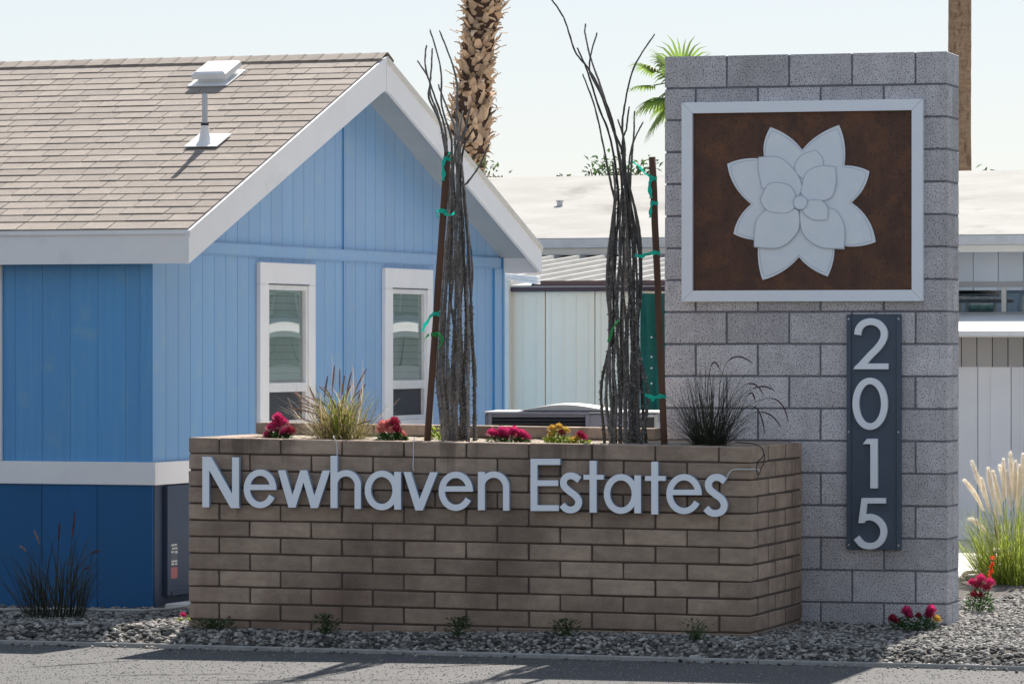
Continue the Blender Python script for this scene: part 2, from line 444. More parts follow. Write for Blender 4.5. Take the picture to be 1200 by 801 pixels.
def spath(pts, w, n=8):
    pp = catmull(pts, n)
    def f(X, Y):
        D = None
        for a, b in zip(pp[:-1], pp[1:]):
            dx, dy = b[0]-a[0], b[1]-a[1]; L2 = dx*dx+dy*dy+1e-9
            t = np.clip(((X-a[0])*dx+(Y-a[1])*dy)/L2, 0, 1)
            d = np.hypot(X-a[0]-t*dx, Y-a[1]-t*dy)
            D = d if D is None else np.minimum(D, d)
        D = D - w/2
        # flat ends
        for e, g in ((pp[0], pp[1]), (pp[-1], pp[-2])):
            dx, dy = e[0]-g[0], e[1]-g[1]; L = math.hypot(dx,dy); dx/=L; dy/=L
            near = np.hypot(X-e[0], Y-e[1]) < w
            D = np.where(near, np.maximum(D, (X-e[0])*dx+(Y-e[1])*dy), D)
        return D
    return f
def solid(name, loops, mapf, material, parent, front, back, bevel=.0):
    """loops in px -> extruded solid; mapf(px,py)->(u,z); front/back are v values (front < back)"""
    cu = bpy.data.curves.new(name, 'CURVE'); cu.dimensions = '2D'; cu.fill_mode = 'BOTH'
    for lp in loops:
        s = cu.splines.new('POLY'); s.points.add(len(lp)-1)
        for i, (x, y) in enumerate(lp):
            u, z = mapf(x, y); s.points[i].co = (u, z, 0, 1)
        s.use_cyclic_u = True
    th = (back-front)/2
    cu.extrude = max(th-bevel, 0); cu.bevel_depth = bevel; cu.bevel_resolution = 1; cu.offset = -bevel
    tmp = bpy.data.objects.new('tmp', cu); COL.objects.link(tmp)
    dg = bpy.context.evaluated_depsgraph_get(); dg.update()
    me = bpy.data.meshes.new_from_object(tmp.evaluated_get(dg))
    bpy.data.objects.remove(tmp); bpy.data.curves.remove(cu)
    mid = (front+back)/2
    for vt in me.vertices: vt.co = (vt.co.x, mid - vt.co.z, vt.co.y)
    me.name = name; me.materials.clear(); me.materials.append(material)
    bm = bmesh.new(); bm.from_mesh(me); bmesh.ops.remove_doubles(bm, verts=bm.verts[:], dist=1e-5)
    bmesh.ops.recalc_face_normals(bm, faces=bm.faces[:]); bm.to_mesh(me); bm.free()
    for p in me.polygons: p.use_smooth = False
    o = bpy.data.objects.new(name, me); COL.objects.link(o); o.parent = parent
    return o
# ------------------------------------------------------------------ masonry sign walls
def block_pillar():
    fr = Fr(.977, 28.387, 16)
    root = fr.empty('block_pillar', 'tall grey concrete block pillar with a flower panel above an upright number plate', 'pillar')
    W, Dp, ch, hw = 1.829, .4064, .2041, .2032
    ztop = 3.688; g = .0062; rows = 19
    mb = MB()
    for r in range(rows):
        z1 = ztop - r*ch; z0 = z1 - ch
        za, zb = z0+g, z1-g
        if r == 0: zb = z1
        def blk(u0, u1, v0, v1):
            a = u0 + (0 if u0 <= .001 else g); b = u1 - (0 if u1 >= W-.001 else g)
            c = v0 + (0 if v0 <= .001 else g); d = v1 - (0 if v1 >= Dp-.001 else g)
            mb.cbox(a, b, c, d, za, zb, .0035, random.random(), .0012)
        if r % 2 == 0:
            for k in range(4):
                blk(k*.4064, (k+1)*.4064, 0, hw); blk(k*.4064, (k+1)*.4064, hw, Dp)
            blk(4*.4064, W, 0, Dp)
        else:
            for v0, v1 in ((0, hw), (hw, Dp)):
                blk(0, hw, v0, v1)
                for k in range(4): blk(hw+k*.4064, min(hw+(k+1)*.4064, W), v0, v1)
    mb.obj('block_wall', M['cmu'], root)
    mc = MB(); mc.box(.009, W-.0025, .008, Dp-.009, ztop-rows*ch, ztop-.004); mc.obj('mortar', M['cmu_mortar'], root)
    mp = lambda px, py: fr.onv(px, py)
    # framed rusty panel with the flower
    u0, zt = mp(801, 120.5); u1, zt2 = mp(1083, 116.5); _, zb = mp(801, 352.5); _, zb2 = mp(1083, 353.5)
    zt = (zt+zt2)/2; zb = (zb+zb2)/2
    fw = .07
    pan = MB(); pan.box(u0+.05, u1-.05, -.022, -.002, zb+.05, zt-.05)
    p = pan.obj('logo_panel', M['rust'], root)
    fm = MB(); f, b = -.052, -.001
    # mitred frame
    O = [(u0,zb),(u1,zb),(u1,zt),(u0,zt)]; Q = [(u0+fw,zb+fw),(u1-fw,zb+fw),(u1-fw,zt-fw),(u0+fw,zt-fw)]
    for i in range(4):
        j = (i+1) % 4
        e = .0012
        dx, dz = O[j][0]-O[i][0], O[j][1]-O[i][1]; L = math.hypot(dx, dz); dx /= L; dz /= L
        poly = [(O[i][0]+dx*e, O[i][1]+dz*e), (O[j][0]-dx*e, O[j][1]-dz*e), (Q[j][0]-dx*e, Q[j][1]-dz*e), (Q[i][0]+dx*e, Q[i][1]+dz*e)]
        fm.prism(poly, f, b, 'y')
    # mid seams of the long rails
    fm.obj('panel_frame', M['letter'], p)
    # screws at the joints
    # emblem outline
    ox, oy, s = 845, 140, 4.105
    def Z(x, y): return (ox+x/s, oy+y/s)
    def quad(a, c, b, n=10): return [((1-t)**2*a[0]+2*t*(1-t)*c[0]+t*t*b[0], (1-t)**2*a[1]+2*t*(1-t)*c[1]+t*t*b[1]) for t in [i/n for i in range(n)]]
    segs = [((212,182),(200,105),(243,38)), ((243,38),(345,75),(395,148)), ((395,148),(455,70),(572,28)),
            ((572,28),(612,110),(598,222)), ((598,222),(665,222),(718,250)), ((718,250),(705,340),(632,400)),
            ((632,400),(735,470),(748,590)), ((748,590),(680,618),(598,610)), ((598,610),(598,618),(598,625)),
            ((598,625),(575,626),(550,624)), ((550,624),(550,690),(518,755)), ((518,755),(430,725),(380,662)),
            ((380,662),(310,745),(205,772)), ((205,772),(178,700),(183,618)), ((183,618),(172,617),(165,615)),
            ((165,615),(165,595),(166,580)), ((166,580),(110,575),(65,550)), ((65,550),(80,465),(150,408)),
            ((150,408),(50,330),(35,215)), ((35,215),(100,183),(185,188)), ((185,188),(185,184),(185,181)), ((185,181),(200,181),(212,182))]
    out = []
    for a, c, b2 in segs: out += [Z(*q) for q in quad(a, c, b2, 8 if math.hypot(a[0]-b2[0], a[1]-b2[1]) > 40 else 1)]
    solid('flower_emblem', [out], mp, M['emblem'], p, -.034, -.0225, .0015)
    em = [c for c in p.children if c.name.startswith('flower_emblem')][0]
    # overlapping inner petals, each a little prouder, with a soft grey edge
    def petal(*q):
        return [Z(*w) for w in catmull(q[:4], 6)[:-1] + catmull(q[3:], 6)]
    pets = [petal((365,260),(362,215),(398,170),(462,148),(490,180),(498,215),(485,255),(425,305)),
            petal((200,330),(195,290),(185,240),(188,182),(290,185),(370,260),(395,330),(370,380)),
            petal((390,350),(415,260),(480,225),(555,228),(560,300),(540,370),(490,392),(420,395)),
            petal((385,440),(400,545),(480,612),(598,620),(600,520),(565,445),(520,425),(430,415)),
            petal((230,430),(180,480),(168,550),(166,612),(290,615),(375,540),(382,450),(360,430)),
            petal((365,360),(330,315),(240,310),(196,388),(235,440),(320,450),(362,425)),
            petal((430,390),(488,390),(520,425),(520,482),(462,484),(418,462),(398,438))]
    f0 = -.0355
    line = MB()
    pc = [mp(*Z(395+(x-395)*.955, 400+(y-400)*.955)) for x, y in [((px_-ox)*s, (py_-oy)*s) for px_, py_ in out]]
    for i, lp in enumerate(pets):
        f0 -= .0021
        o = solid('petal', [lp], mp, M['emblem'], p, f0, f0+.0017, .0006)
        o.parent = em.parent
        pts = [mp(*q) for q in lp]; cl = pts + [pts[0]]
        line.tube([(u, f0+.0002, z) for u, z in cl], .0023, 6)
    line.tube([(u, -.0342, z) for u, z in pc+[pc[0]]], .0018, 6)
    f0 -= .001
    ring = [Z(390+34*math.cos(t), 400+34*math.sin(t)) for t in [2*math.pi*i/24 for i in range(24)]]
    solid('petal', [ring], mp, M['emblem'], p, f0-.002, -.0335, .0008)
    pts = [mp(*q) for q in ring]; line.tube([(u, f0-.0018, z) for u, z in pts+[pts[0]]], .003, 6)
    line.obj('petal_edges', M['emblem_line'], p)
    # number plate
    a0, z1 = mp(993.5, 368); a1, _ = mp(1057, 368); _, z0 = mp(1025, 643.5)
    q = MB(); q.cbox(a0, a1, -.028, -.002, z0, z1, .002)
    q.cbox(a0, a0+.028, -.040, -.0285, z0, z1, .002); q.cbox(a1-.028, a1, -.040, -.0285, z0, z1, .002)
    pl = q.obj('number_plate', M['plate'], root)
    sc = MB()
    for uu in (a0+.014, a1-.014):
        for zz in (z1-.03, z0+.03, (z0+z1)/2): sc.tube([(uu,-.0402,zz),(uu,-.044,zz)], .006, 8)
    sc.obj('screw', M['galv'], pl)
    ds = []
    two = U(spath([(1007.2,392.2),(1008.6,385),(1014,379),(1022.7,376.7),(1031.3,379.2),(1037,385.5),(1038.2,392.5),(1035.8,400),(1030,408),(1021,417),(1012,427),(1006,432.6)], 8.0),
            I(sbox(1001.8, 1043, 425.6, 432.4), half(-1, -.9, -(1001.8+.9*432.4))))
    two = I(two, half(0, 1, 432.4))
    zero = sring(1021.7, 472.7, 16.7, 26.6, 7.7)
    one = U(sbox(1022, 1030.4, 513.5, 571.5), I(sbox(1013, 1026, 513.5, 519.8), half(-1.2,-1, -(1.2*1013+519.8))))
    five = U(sbox(1011.8, 1039.8, 582.8, 589.2), I(sstrip((1015.2,584),(1011.6,612), 7.2), half(0,-1,-583)),
             spath([(1010.8,609.2),(1016,605.8),(1023,605.2),(1030.5,608.5),(1036,615),(1037.6,623),(1035,631.5),(1029,637.3),(1021,639),(1012.5,636.8),(1005.6,629.2)], 7.6))
    for nm, fn, bb in (('2', two, (999,1046,368,436)), ('0', zero, (999,1045,436,508)), ('1', one, (1008,1035,508,576)), ('5', five, (998,1046,578,648))):
        o = solid('digit', contour(fn, *bb), mp, M['letter'], pl, -.062, -.0285, .0015)
        o['label'] = 'raised white digit %s' % nm
    return fr, root

def brick_planter():
    fr = Fr(-1.997, 27.4, 12.0)
    L = 3.51; T = math.tan(R(4.0)); S = .0119; ztop = 1.2725
    ue, _ = fr.onv(880, 520); L = ue
    root = fr.empty('brick_planter', 'long low brown block planter with raised white lettering along its front', 'planter')
    def xf(u, v, z): return (u + v*T, v, z - S*u)
    rows = 13; ch = .1022; first = .0955; t = .195; D = 1.44; g = .0052
    ulim = fr.onv(777, 500, D)[0] - D*T
    mb = MB(xf); z1 = ztop
    for r in range(-1, rows):
        if r == -1: z0 = ztop; z1 = ztop + .075      # the raised back wall course
        else: z0 = z1 - (first if r == 0 else ch)
        za, zb = z0+g, z1-(0 if r <= 0 else g)
        def blk(u0, u1, v0, v1):
            a = u0 + (0 if u0 <= .001 else g); b = u1 - (0 if u1 >= L-.001 else g)
            c = v0 + (0 if v0 <= .001 else g); d = v1 - (0 if v1 >= D-.001 else g)
            j = random.uniform(-.0035, .0035) if v0 < .01 else 0
            if u1 >= L-.001:
                if v0 > .001: c = v0 + .012
                if v1 < D-.001: d = v1 - .012
            mb.cbox(a, b, c+j, d, za, zb, .005, random.random(), .002)
        unit = L/9
        if r == -1:
            for k in range(9):
                if (k+.6)*unit < ulim: blk(k*unit, min((k+1)*unit, ulim), D-t, D)
            z1 = ztop; continue
        if r % 2 == 0:
            w = (L-2*t)/8
            for k in range(8):
                blk(t+k*w, t+(k+1)*w, 0, t); blk(t+k*w, t+(k+1)*w, D-t, D)
            for k in range(3):
                blk(L-t, L, k*D/3, (k+1)*D/3); blk(0, t, k*D/3, (k+1)*D/3)
        else:
            for k in range(9): blk(k*unit, (k+1)*unit, 0, t); blk(k*unit, (k+1)*unit, D-t, D)
            cuts = [t, t+D/3, t+2*D/3, D-t]
            for a, b in zip(cuts[:-1], cuts[1:]): blk(L-t, L, a, b); blk(0, t, a, b)
        z1 = z0
    mb.obj('block_wall', M['brick'], root)
    mc = MB(xf); zb = z1
    mc.box(.010, L-.010, .010, t-.01, zb, ztop-.004); mc.box(.010, L-.010, D-t+.01, D-.01, zb, ztop-.004)
    mc.box(.010, t-.01, t-.01, D-t+.01, zb, ztop-.004); mc.box(L-t+.01, L-.003, t-.01, D-t+.01, zb, ztop-.004)
    mc.box(.012, ulim-.012, D-t+.012, D-.012, ztop-.004, ztop+.07)
    mc.obj('mortar', M['brick_mortar'], root)
    # soil
    so = MB(xf); nu, nv = 60, 24; vs = []
    rr = random.Random(4)
    for i in range(nu+1):
        for j in range(nv+1):
            u = t + (L-2*t)*i/nu; v = t + (D-2*t)*j/nv
            e = min(1, min(u-t, L-t-u, v-t, D-t-v)/.12)
            vs.append((u, v, ztop-.035 + e*(.018+.02*rr.random())))
    so.smooth = True
    so.add(vs, [(i*(nv+1)+j, (i+1)*(nv+1)+j, (i+1)*(nv+1)+j+1, i*(nv+1)+j+1) for i in range(nu) for j in range(nv)])
    so.obj('soil', M['soil'], root)
    # lettering
    w = 7.5
    def e_(cx, cy, rx, ry, by):
        # ring minus the opening below the bar on the right, plus bar
        op = I(half(0,-1,-by), lambda X, Y: -( (X-cx)*.50 - (Y-cy)*.86 + 0.0), half(-1,0,-cx))
        op = I(half(0,-1,-(by+3.2)), lambda X, Y: (Y-cy) - (X-cx)*.62 , half(-1,0,-(cx)))
        ring = sring(cx, cy, rx, ry, w)
        bar = I(sbox(cx-rx, cx+rx+w/2, by-3.3, by+3.2), lambda X, Y: np.sqrt(((X-cx)/(rx+w/2))**2+((Y-cy)/(ry+w/2))**2)*18-18)
        return U(I(ring, NOT(op)), bar)
    def a_(cx, cy, rx, ry, sx0, sx1, sy0, sy1):
        return U(sring(cx, cy, rx, ry, w), sbox(sx0, sx1, sy0, sy1))
    def arch(cx, cy, rx, ry, xr, yb):
        return U(I(sring(cx, cy, rx, ry, w), half(0,1,cy)), sbox(xr-w/2, xr+w/2, cy, yb))
    glyphs = [
        ('N', U(sbox(240.1,248.3,534.5,593.8), sbox(274.9,283.2,535.2,594.6), I(sstrip((244.9,534.5),(278.9,594.6), 9.8))), (237,287,531,598)),
        ('e', e_(307.7, 572.0, 15.4, 18.9, 570.3), (286,330,546,598)),
        ('w', U(sstrip((332.9,550.3),(345.4,594),8.6), sstrip((358.9,550.3),(345.0,594),8.0), sstrip((358.5,550.3),(371.2,594.6),8.0), sstrip((385.2,550.6),(370.8,594.6),8.6)), (324,394,547,598)),
        ('h', U(sbox(390,398.3,533.4,594.6), arch(408.1,568.6,14,14.8,421.9,595.6)), (387,429,530,599)),
        ('a', a_(450.0, 573.9, 16.2, 19.4, 464.4, 472.6, 552.2, 596.4), (426,476,546,601)),
        ('v', U(sstrip((479.8,552.4),(493.9,597.4),8.6), sstrip((511.0,552.6),(493.4,597.4),8.6)), (472,520,549,601)),
        ('e', e_(536.6, 574.9, 16.4, 19.2, 572.2), (513,562,548,601)),
        ('n', U(sbox(562.4,570.6,552.2,597.1), arch(580.9,570.6,14.6,15.2,595.5,597.6)), (559,603,548,601)),
        ('E', U(sbox(623.9,632.1,536.9,598), sbox(624,658.7,536.9,544.2), sbox(624,656.5,562,568.8), sbox(624,657.3,591.0,598)), (620,663,533,602)),
        ('s', spath([(681.2,561.8),(674.5,557.4),(667.5,557.3),(662.9,562),(663.3,568.8),(669,574.5),(676,579.8),(680.2,586),(678.6,593),(672.5,596.6),(665.5,595.4),(660.9,590.6)], 8.0), (653,690,549,605)),
        ('t', U(sbox(693,701.3,539.3,599.9), sbox(685.8,709.6,555.6,561.4)), (682,713,535,604)),
        ('a', a_(729.7, 578.0, 16.3, 19.5, 745.3, 753.2, 556.3, 600.7), (705,757,550,605)),
        ('t', U(sbox(765.1,773.3,540.3,602), sbox(757.8,782,557,562.8)), (754,786,537,606)),
        ('e', e_(803.5, 578.2, 17.0, 19.7, 576.2), (779,829,551,606)),
        ('s', spath([(851.4,563.2),(844.7,559.0),(837.3,559.4),(832.4,564.6),(833.0,571.8),(839.6,578),(847,583.6),(850.4,590.2),(848.5,597.2),(841.9,600.6),(834.4,599.6),(828.9,594.6)], 8.2), (822,859,552,609)),
    ]
    mp = lambda px, py: fr.onv(px, py)
    cnt = {}
    for nm, fn, bb in glyphs:
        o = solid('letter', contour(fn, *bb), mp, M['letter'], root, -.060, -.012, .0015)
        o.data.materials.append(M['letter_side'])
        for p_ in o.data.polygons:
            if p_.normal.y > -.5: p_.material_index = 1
        o['label'] = 'raised white letter ' + nm
    # stand-off pins behind the letters
    return fr, root, xf, L, D, ztop, S, T
pillar_fr, pillar = block_pillar()
planter_fr, planter, PXF, PL, PD, PZ, PS, PT = brick_planter()
def on_soil(px, v=.5):
    """world point on the planter's soil"""
    u, _ = planter_fr.onv(px, 500, v)
    return planter_fr.w(u, v, PZ - PS*u - .012)
# ------------------------------------------------------------------ blue house
HA = 19.5
hf = Fr(-2.383, 29.5, HA)
house = hf.empty('blue_house', 'light blue gabled mobile home with tan shingle roof and two tall white windows', 'house')
GZ = .10                     # ground level at the house
VE, ZE, ZR, VR = -.167, 2.615, 3.97, 3.41
PITCH = (ZR-ZE)/(VR-VE); VB = 2*VR-VE-.12
OV = .32; UL = -8.0
DEPTH = 6.83
def rooftop(v): return ZR - abs(v-VR)*PITCH
def build_house():
    # ---- roof deck and shingles
    th = .11
    deck = MB()
    deck.prism([(VE+.004,ZE-.004),(VR,ZR-.004),(VB-.004,rooftop(VB)-.004),(VB-.004,rooftop(VB)-th),(VR,ZR-th),(VE+.004,ZE-th)], UL, OV-.004, 'x')
    roof = deck.obj('roof', M['soffit'], house)
    sh = MB(); rr = random.Random(3)
    sl = math.hypot(VR-VE, ZR-ZE); n = 27; ex = sl/n
    cv, sv = (VR-VE)/sl, (ZR-ZE)/sl
    def P(u, s, h, side=0):
        v = VE + s*cv; z = ZE + s*sv; v -= h*sv; z += h*cv
        if side: v = 2*VR - v
        return (u, v, z)
    for side in (0, 1):
        for c in range(n):
            u = UL + rr.uniform(0, .25); first = True
            s0 = c*ex - (.02 if c == 0 else 0)
            if side and c == 0: s0 = .11
            ustart = UL
            while ustart < OV - .001:
                w = rr.choice((.14,.17,.2,.24,.3,.33)) if not first else rr.uniform(.05,.3)
                first = False
                ue = min(ustart + w, OV + .012)
                if OV - ue < .04: ue = OV + .012
                h = .0075 + rr.choice((0, 0, .0022)) + rr.uniform(0, .001)
                if side: h = .008
                a = [P(ustart+.003, s0, h, side), P(ue-.003, s0, h, side), P(ue-.003, s0+ex+.012, .003, side), P(ustart+.003, s0+ex+.012, .003, side),
                     P(ustart+.0015, s0, .0, side), P(ue-.0015, s0, .0, side)]
                sh.add(a, [(0,1,2,3),(4,5,1,0),(4,0,3),(5,2,1)], rr.random())
                ustart = ue
                if side: ustart = ue
    # ridge caps
    u = UL
    while u < OV-.02:
        ue = min(u+.145, OV+.012); hb = .026
        for side in (0,1):
            a = [P(u, sl-.13, .016, side), P(ue+.02, sl-.13, .02, side), P(ue+.02, sl, hb, side), P(u, sl, hb-.006, side),
                 P(u, sl-.13, .004, side), P(ue+.02, sl-.13, .004, side)]
            sh.add(a, [(0,1,2,3),(4,5,1,0)], rr.random())
        u = ue
    sh.obj('shingles', M['shingle'], roof, recalc=False)
    # roof vent
    def rpt(px, py):
        k = (px-600)/F; m_ = (HY-py)/F
        A = k*hf.s + hf.c; B = -hf.ox*hf.s - hf.oy*hf.c
        C = (ZE-ZC-PITCH*VE)/m_; Dd = PITCH/m_
        v = (A*C+B)/(1-A*Dd); Y = C + Dd*v; X = k*Y
        return hf.loc(X, Y)[0], v
    uc, vc = rpt(246, 99)
    vt = MB()
    def RP(u, s, h): return (u, vc + s*cv - h*sv, rooftop(vc) + s*sv + h*cv)
    def rbox(u0, u1, s0, s1, h0, h1, inset=0):
        vs = [RP(u0,s0,h0),RP(u1,s0,h0),RP(u1,s1,h0),RP(u0,s1,h0),RP(u0+inset,s0+inset,h1),RP(u1-inset,s0+inset,h1),RP(u1-inset,s1-inset,h1),RP(u0+inset,s1-inset,h1)]
        vt.add(vs, [(0,3,2,1),(4,5,6,7),(0,1,5,4),(1,2,6,5),(2,3,7,6),(3,0,4,7)])
    rbox(uc-.145, uc+.17, -.08, .30, .010, .018)
    rbox(uc-.09, uc+.12, .0, .24, .018, .055)
    rbox(uc-.12, uc+.15, -.035, .275, .05, .088, .0)
    rbox(uc-.116, uc+.146, -.03, .27, .0885, .102, .018)
    o = vt.obj('roof_vent', M['metalwhite'], roof)
    # plumbing vent pipe with flashing
    up, vp = rpt(240, 172)
    zz = rooftop(vp)
    pp = MB(); pp.tube([(up,vp,zz+.13),(up,vp,zz+.37)], .021, 12); o = pp.obj('vent_pipe', M['galv'], roof)
    fl = MB(); vc_old = vc
    vc = vp
    def RP2(u, s, h): return (u, vp + s*cv - h*sv, zz + s*sv + h*cv)
    vs = [RP2(up-.13,-.06,.018),RP2(up+.12,-.06,.018),RP2(up+.12,.22,.018),RP2(up-.13,.22,.018)]
    vs += [(p[0],p[1]-.003,p[2]+.006) for p in vs]
    fl.add(vs, [(0,3,2,1),(4,5,6,7),(0,1,5,4),(1,2,6,5),(2,3,7,6),(3,0,4,7)])
    fl.tube([(up,vp,zz+.0),(up,vp,zz+.04),(up,vp,zz+.09),(up,vp,zz+.15)], [.075,.045,.033,.027], 14)
    f = fl.obj('pipe_flashing', M['metalwhite'], o)
    bd = MB(); bd.tube([(up,vp,zz+.148),(up,vp,zz+.165)], .0285, 12); bd.obj('rubber_collar', M['black'], o)
    # ---- fascias
    fa = MB(); fh = .215
    fa.box(UL, OV, VE-.022, VE-.0, ZE-.018-fh, ZE-.012); fa.box(UL, OV+.002, VE-.034, VE-.0225, ZE-.04, ZE-.01)
    fa.obj('eave_fascia', M['white'], house)
    fb = MB(); fb.box(UL, OV, VB, VB+.022, rooftop(VB)-.018-fh, rooftop(VB)-.012); fb.obj('eave_fascia', M['white'], house)
    # rake boards: two slanted boards with a joint at the peak
    for side, nm in ((0,'rake_fascia'),(1,'rake_fascia')):
        rk = MB()
        def q(v, dz): return ((v if not side else 2*VR-v), rooftop(v)+dz)
        pk = VR - .004
        ve_ = VE-.03 if not side else VE+.09
        rk.prism([q(ve_, -.006), q(pk, -.006), q(pk, -.235-.02), (q(pk-.09,-.0)[0], rooftop(pk-.09)-.255+.01), q(ve_, -.225)], OV-.002, OV+.022, 'x')
        b = rk.obj(nm, M['white'], house)
        dr = MB()
        dr.prism([q(ve_-.004, -.002), q(pk, -.002), q(pk, -.045), q(ve_-.004, -.045)], OV+.0225, OV+.032, 'x')
        dr.obj('drip_edge', M['cream'] if side else M['white'], b)
    # right eave return box seen past the gable
    # ---- gable wall with grooved siding
    w1 = [hf.onu(300,307)[0], hf.onu(365,309)[0]]; w2 = [hf.onu(447,312)[0], hf.onu(503,315)[0]]
    WT, WB = 2.428, 1.19
    holes = [(w1[0]+.10, w1[1]-.10, WB+.08, WT-.14), (w2[0]+.10, w2[1]-.10, WB+.08, WT-.14)]
    gw = MB(); gp = .2032; v = .0; rr2 = random.Random(8)
    BZ0, BZ1 = 2.468, 2.545
    def wallpiece(mb, u0, u1, va, vb, z0, z1, tone):
        """planks with window holes left out"""
        spans = [(va, vb, z0, z1)]
        for ha, hb, h0, h1 in holes:
            ns = []
            for a, b, c, d in spans:
                if b <= ha or a >= hb or d <= h0 or c >= h1: ns.append((a,b,c,d)); continue
                if a < ha: ns.append((a, ha, c, d))
                if b > hb: ns.append((hb, b, c, d))
                aa, bb = max(a,ha), min(b,hb)
                if c < h0: ns.append((aa, bb, c, h0))
                if d > h1: ns.append((aa, bb, h1, d))
            spans = ns
        for a, b, c, d in spans:
            if b-a > .002 and d-c > .002: mb.box(u0, u1, a, b, c, d, tone)
    while v < DEPTH-.001:
        v2 = min(v+gp, DEPTH); t = rr2.random()
        wallpiece(gw, -.014, 0, v+.0022, v2-.0022, 1.068, BZ0, t)
        va, vb = v+.0022, v2-.0022; tt = rr2.random()
        za, zb = rooftop(va)-.09, rooftop(vb)-.09
        poly = [(va,BZ1),(vb,BZ1),(vb,zb),(va,za)]
        if va < VR < vb: poly = [(va,BZ1),(vb,BZ1),(vb,zb),(VR,ZR-.09),(va,za)]
        if min(za,zb) > BZ1: gw.prism(poly, -.014, 0, 'x', tt)
        v = v2
    # sheathing behind the grooves
    wallpiece(gw, -.035, -.005, 0, DEPTH, .7, BZ1, .5)
    gw.prism([(.0,BZ1+.0005),(DEPTH,BZ1+.0005),(DEPTH,rooftop(DEPTH)-.08),(VR,ZR-.08),(.0,rooftop(0)-.08)], -.035, -.005, 'x', .5)
    wall = gw.obj('gable_wall', M['blue'], house)
    tr = MB(); tr.box(.001,.016,-.004,DEPTH,BZ0,BZ1); tr.box(.001,.019,-.004,DEPTH,BZ0-.005,BZ0-.0005); tr.box(.001,.019,-.004,DEPTH,BZ1+.0005,BZ1+.0045)
    tr.obj('band_board', M['blue'], wall)
    bt = MB(); bt.box(.0005,.012,VR-.012,VR+.012,BZ1+.005,ZR-.13); bt.box(.0005,.008,VR-.006,VR+.006,1.07,BZ0-.006)
    bt.obj('centre_batten', M['blue'], wall)
    cb = MB(); cb.box(.0005,.02,DEPTH-.16,DEPTH+.02,1.07,BZ0-.006); cb.box(-.06,.03,DEPTH+.0205,DEPTH+.06,1.07,rooftop(DEPTH)-.1)
    cb.obj('corner_board', M['blue'], wall)
    # ---- front wall
    fw = MB(); u = 0
    while u > UL+.2:
        u2 = max(u-.2032, UL+.2)
        fw.box(u2+.0012, u-.0012, 0, .0045, 1.068, rooftop(0)-.06, rr2.random()); u = u2
    fw.box(UL+.2, -.036, .005, .04, .2, rooftop(0)-.06); fwo = fw.obj('front_wall', M['blue'], house)
    ct = MB(); ct.box(-.085,.002,-.018,-.0005,1.068,rooftop(0)-.075); ct.obj('corner_board', M['blue'], fwo)
    dt = MB(); dt.cbox(-1.26,-1.108,-.03,-.0005,1.069,rooftop(0)-.08,.003); dt.obj('white_trim_post', M['white'], fwo)
    bk = MB(); bk.box(UL+.2, -.036, DEPTH-.03, DEPTH, .2, rooftop(DEPTH)-.06); bk.box(UL+.2, UL+.23, .04, DEPTH-.031, .2, 2.7)
    bk.obj('rear_wall', M['blue'], house)
    # ---- belt and skirting
    bl = MB(); bl.cbox(UL+.2,.026,-.03,.0,.915,1.067,.003); bl.cbox(.001,.026,.0005,DEPTH+.02,.915,1.067,.003)
    bl.obj('white_belt_board', M['white'], house)
    sk = MB(); u = -.0
    while u > UL+.2:
        u2 = max(u-.2032*2, UL+.2)
        sk.box(u2+.002, u-.002, -.012, .004, .02, .914, rr2.random()); u = u2
    sk.box(-.05,-.001,.005,.06,.02,.914); sk.obj('skirting', M['navy'], house)
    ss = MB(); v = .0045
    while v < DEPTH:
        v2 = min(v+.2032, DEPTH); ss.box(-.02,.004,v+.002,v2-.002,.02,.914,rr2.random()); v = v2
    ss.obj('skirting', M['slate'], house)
    pn = MB(); pn.cbox(.0045,.03,.14,1.3,.17,.905,.003); pn.cbox(.0305,.04,.14,.20,.17,.905,.002); pn.cbox(.0305,.042,.55,.59,.17,.905,.002)
    pn.cbox(.0305,.042,.21,1.3,.17,.20,.002)
    pno = pn.obj('utility_panel', M['slate'], house)
    st = MB(); 
    va, vb = hf.onu(195,650)[0], hf.onu(203,650)[0]
    def patch(mb, y0, y1, a=0., b=1.):
        z1 = hf.onu(199, y0)[1]; z0 = hf.onu(199, y1)[1]
        mb.box(.0305,.0325, va+(vb-va)*a, va+(vb-va)*b, z0, z1)
    st.box(.0302,.0308, va, vb, hf.onu(199,662)[1], hf.onu(199,636)[1]); st.mi = 1
    for y0, y1, a, b in ((637,639,0,.9),(641,643,.2,1),(645,647,0,.5),(645,648,.65,1),(656,658,.1,.95),(659,661.5,.1,.5),(659,661.5,.65,.95)): patch(st, y0, y1, a, b)
    st.obj('sticker', [M['stickergrey'], M['stickerwhite']], pno)
    st = MB(); patch(st, 664, 677, .05, .95); st.obj('sticker', M['stickerred'], pno)
    # ---- windows
    for (va, vb) in (w1, w2):
        fo = MB(); a, b = va, vb
        fo.cbox(.001,.034,a,b,WT-.155,WT,.003)                      # head board
        fo.cbox(.001,.034,a,a+.155,WB,WT-.156,.003); fo.cbox(.001,.034,b-.125,b,WB,WT-.156,.003)
        fo.cbox(.001,.034,a+.156,b-.126,WB,WB+.085,.003)
        win = fo.obj('window', M['white'], house)
        a1, b1, z0, z1 = a+.156, b-.126, WB+.086, WT-.157
        vf = MB(); w = .035
        vf.cbox(-.03,.022,a1,a1+w,z0,z1,.002); vf.cbox(-.03,.022,b1-w,b1,z0,z1,.002)
        vf.cbox(-.03,.022,a1+w,b1-w,z1-w,z1,.002); vf.cbox(-.03,.022,a1+w,b1-w,z0,z0+w,.002)
        mz = 1.545; vf.cbox(-.028,.024,a1+w,b1-w,mz-.033,mz+.033,.002)
        vf.obj('frame', M['vinyl'], win)
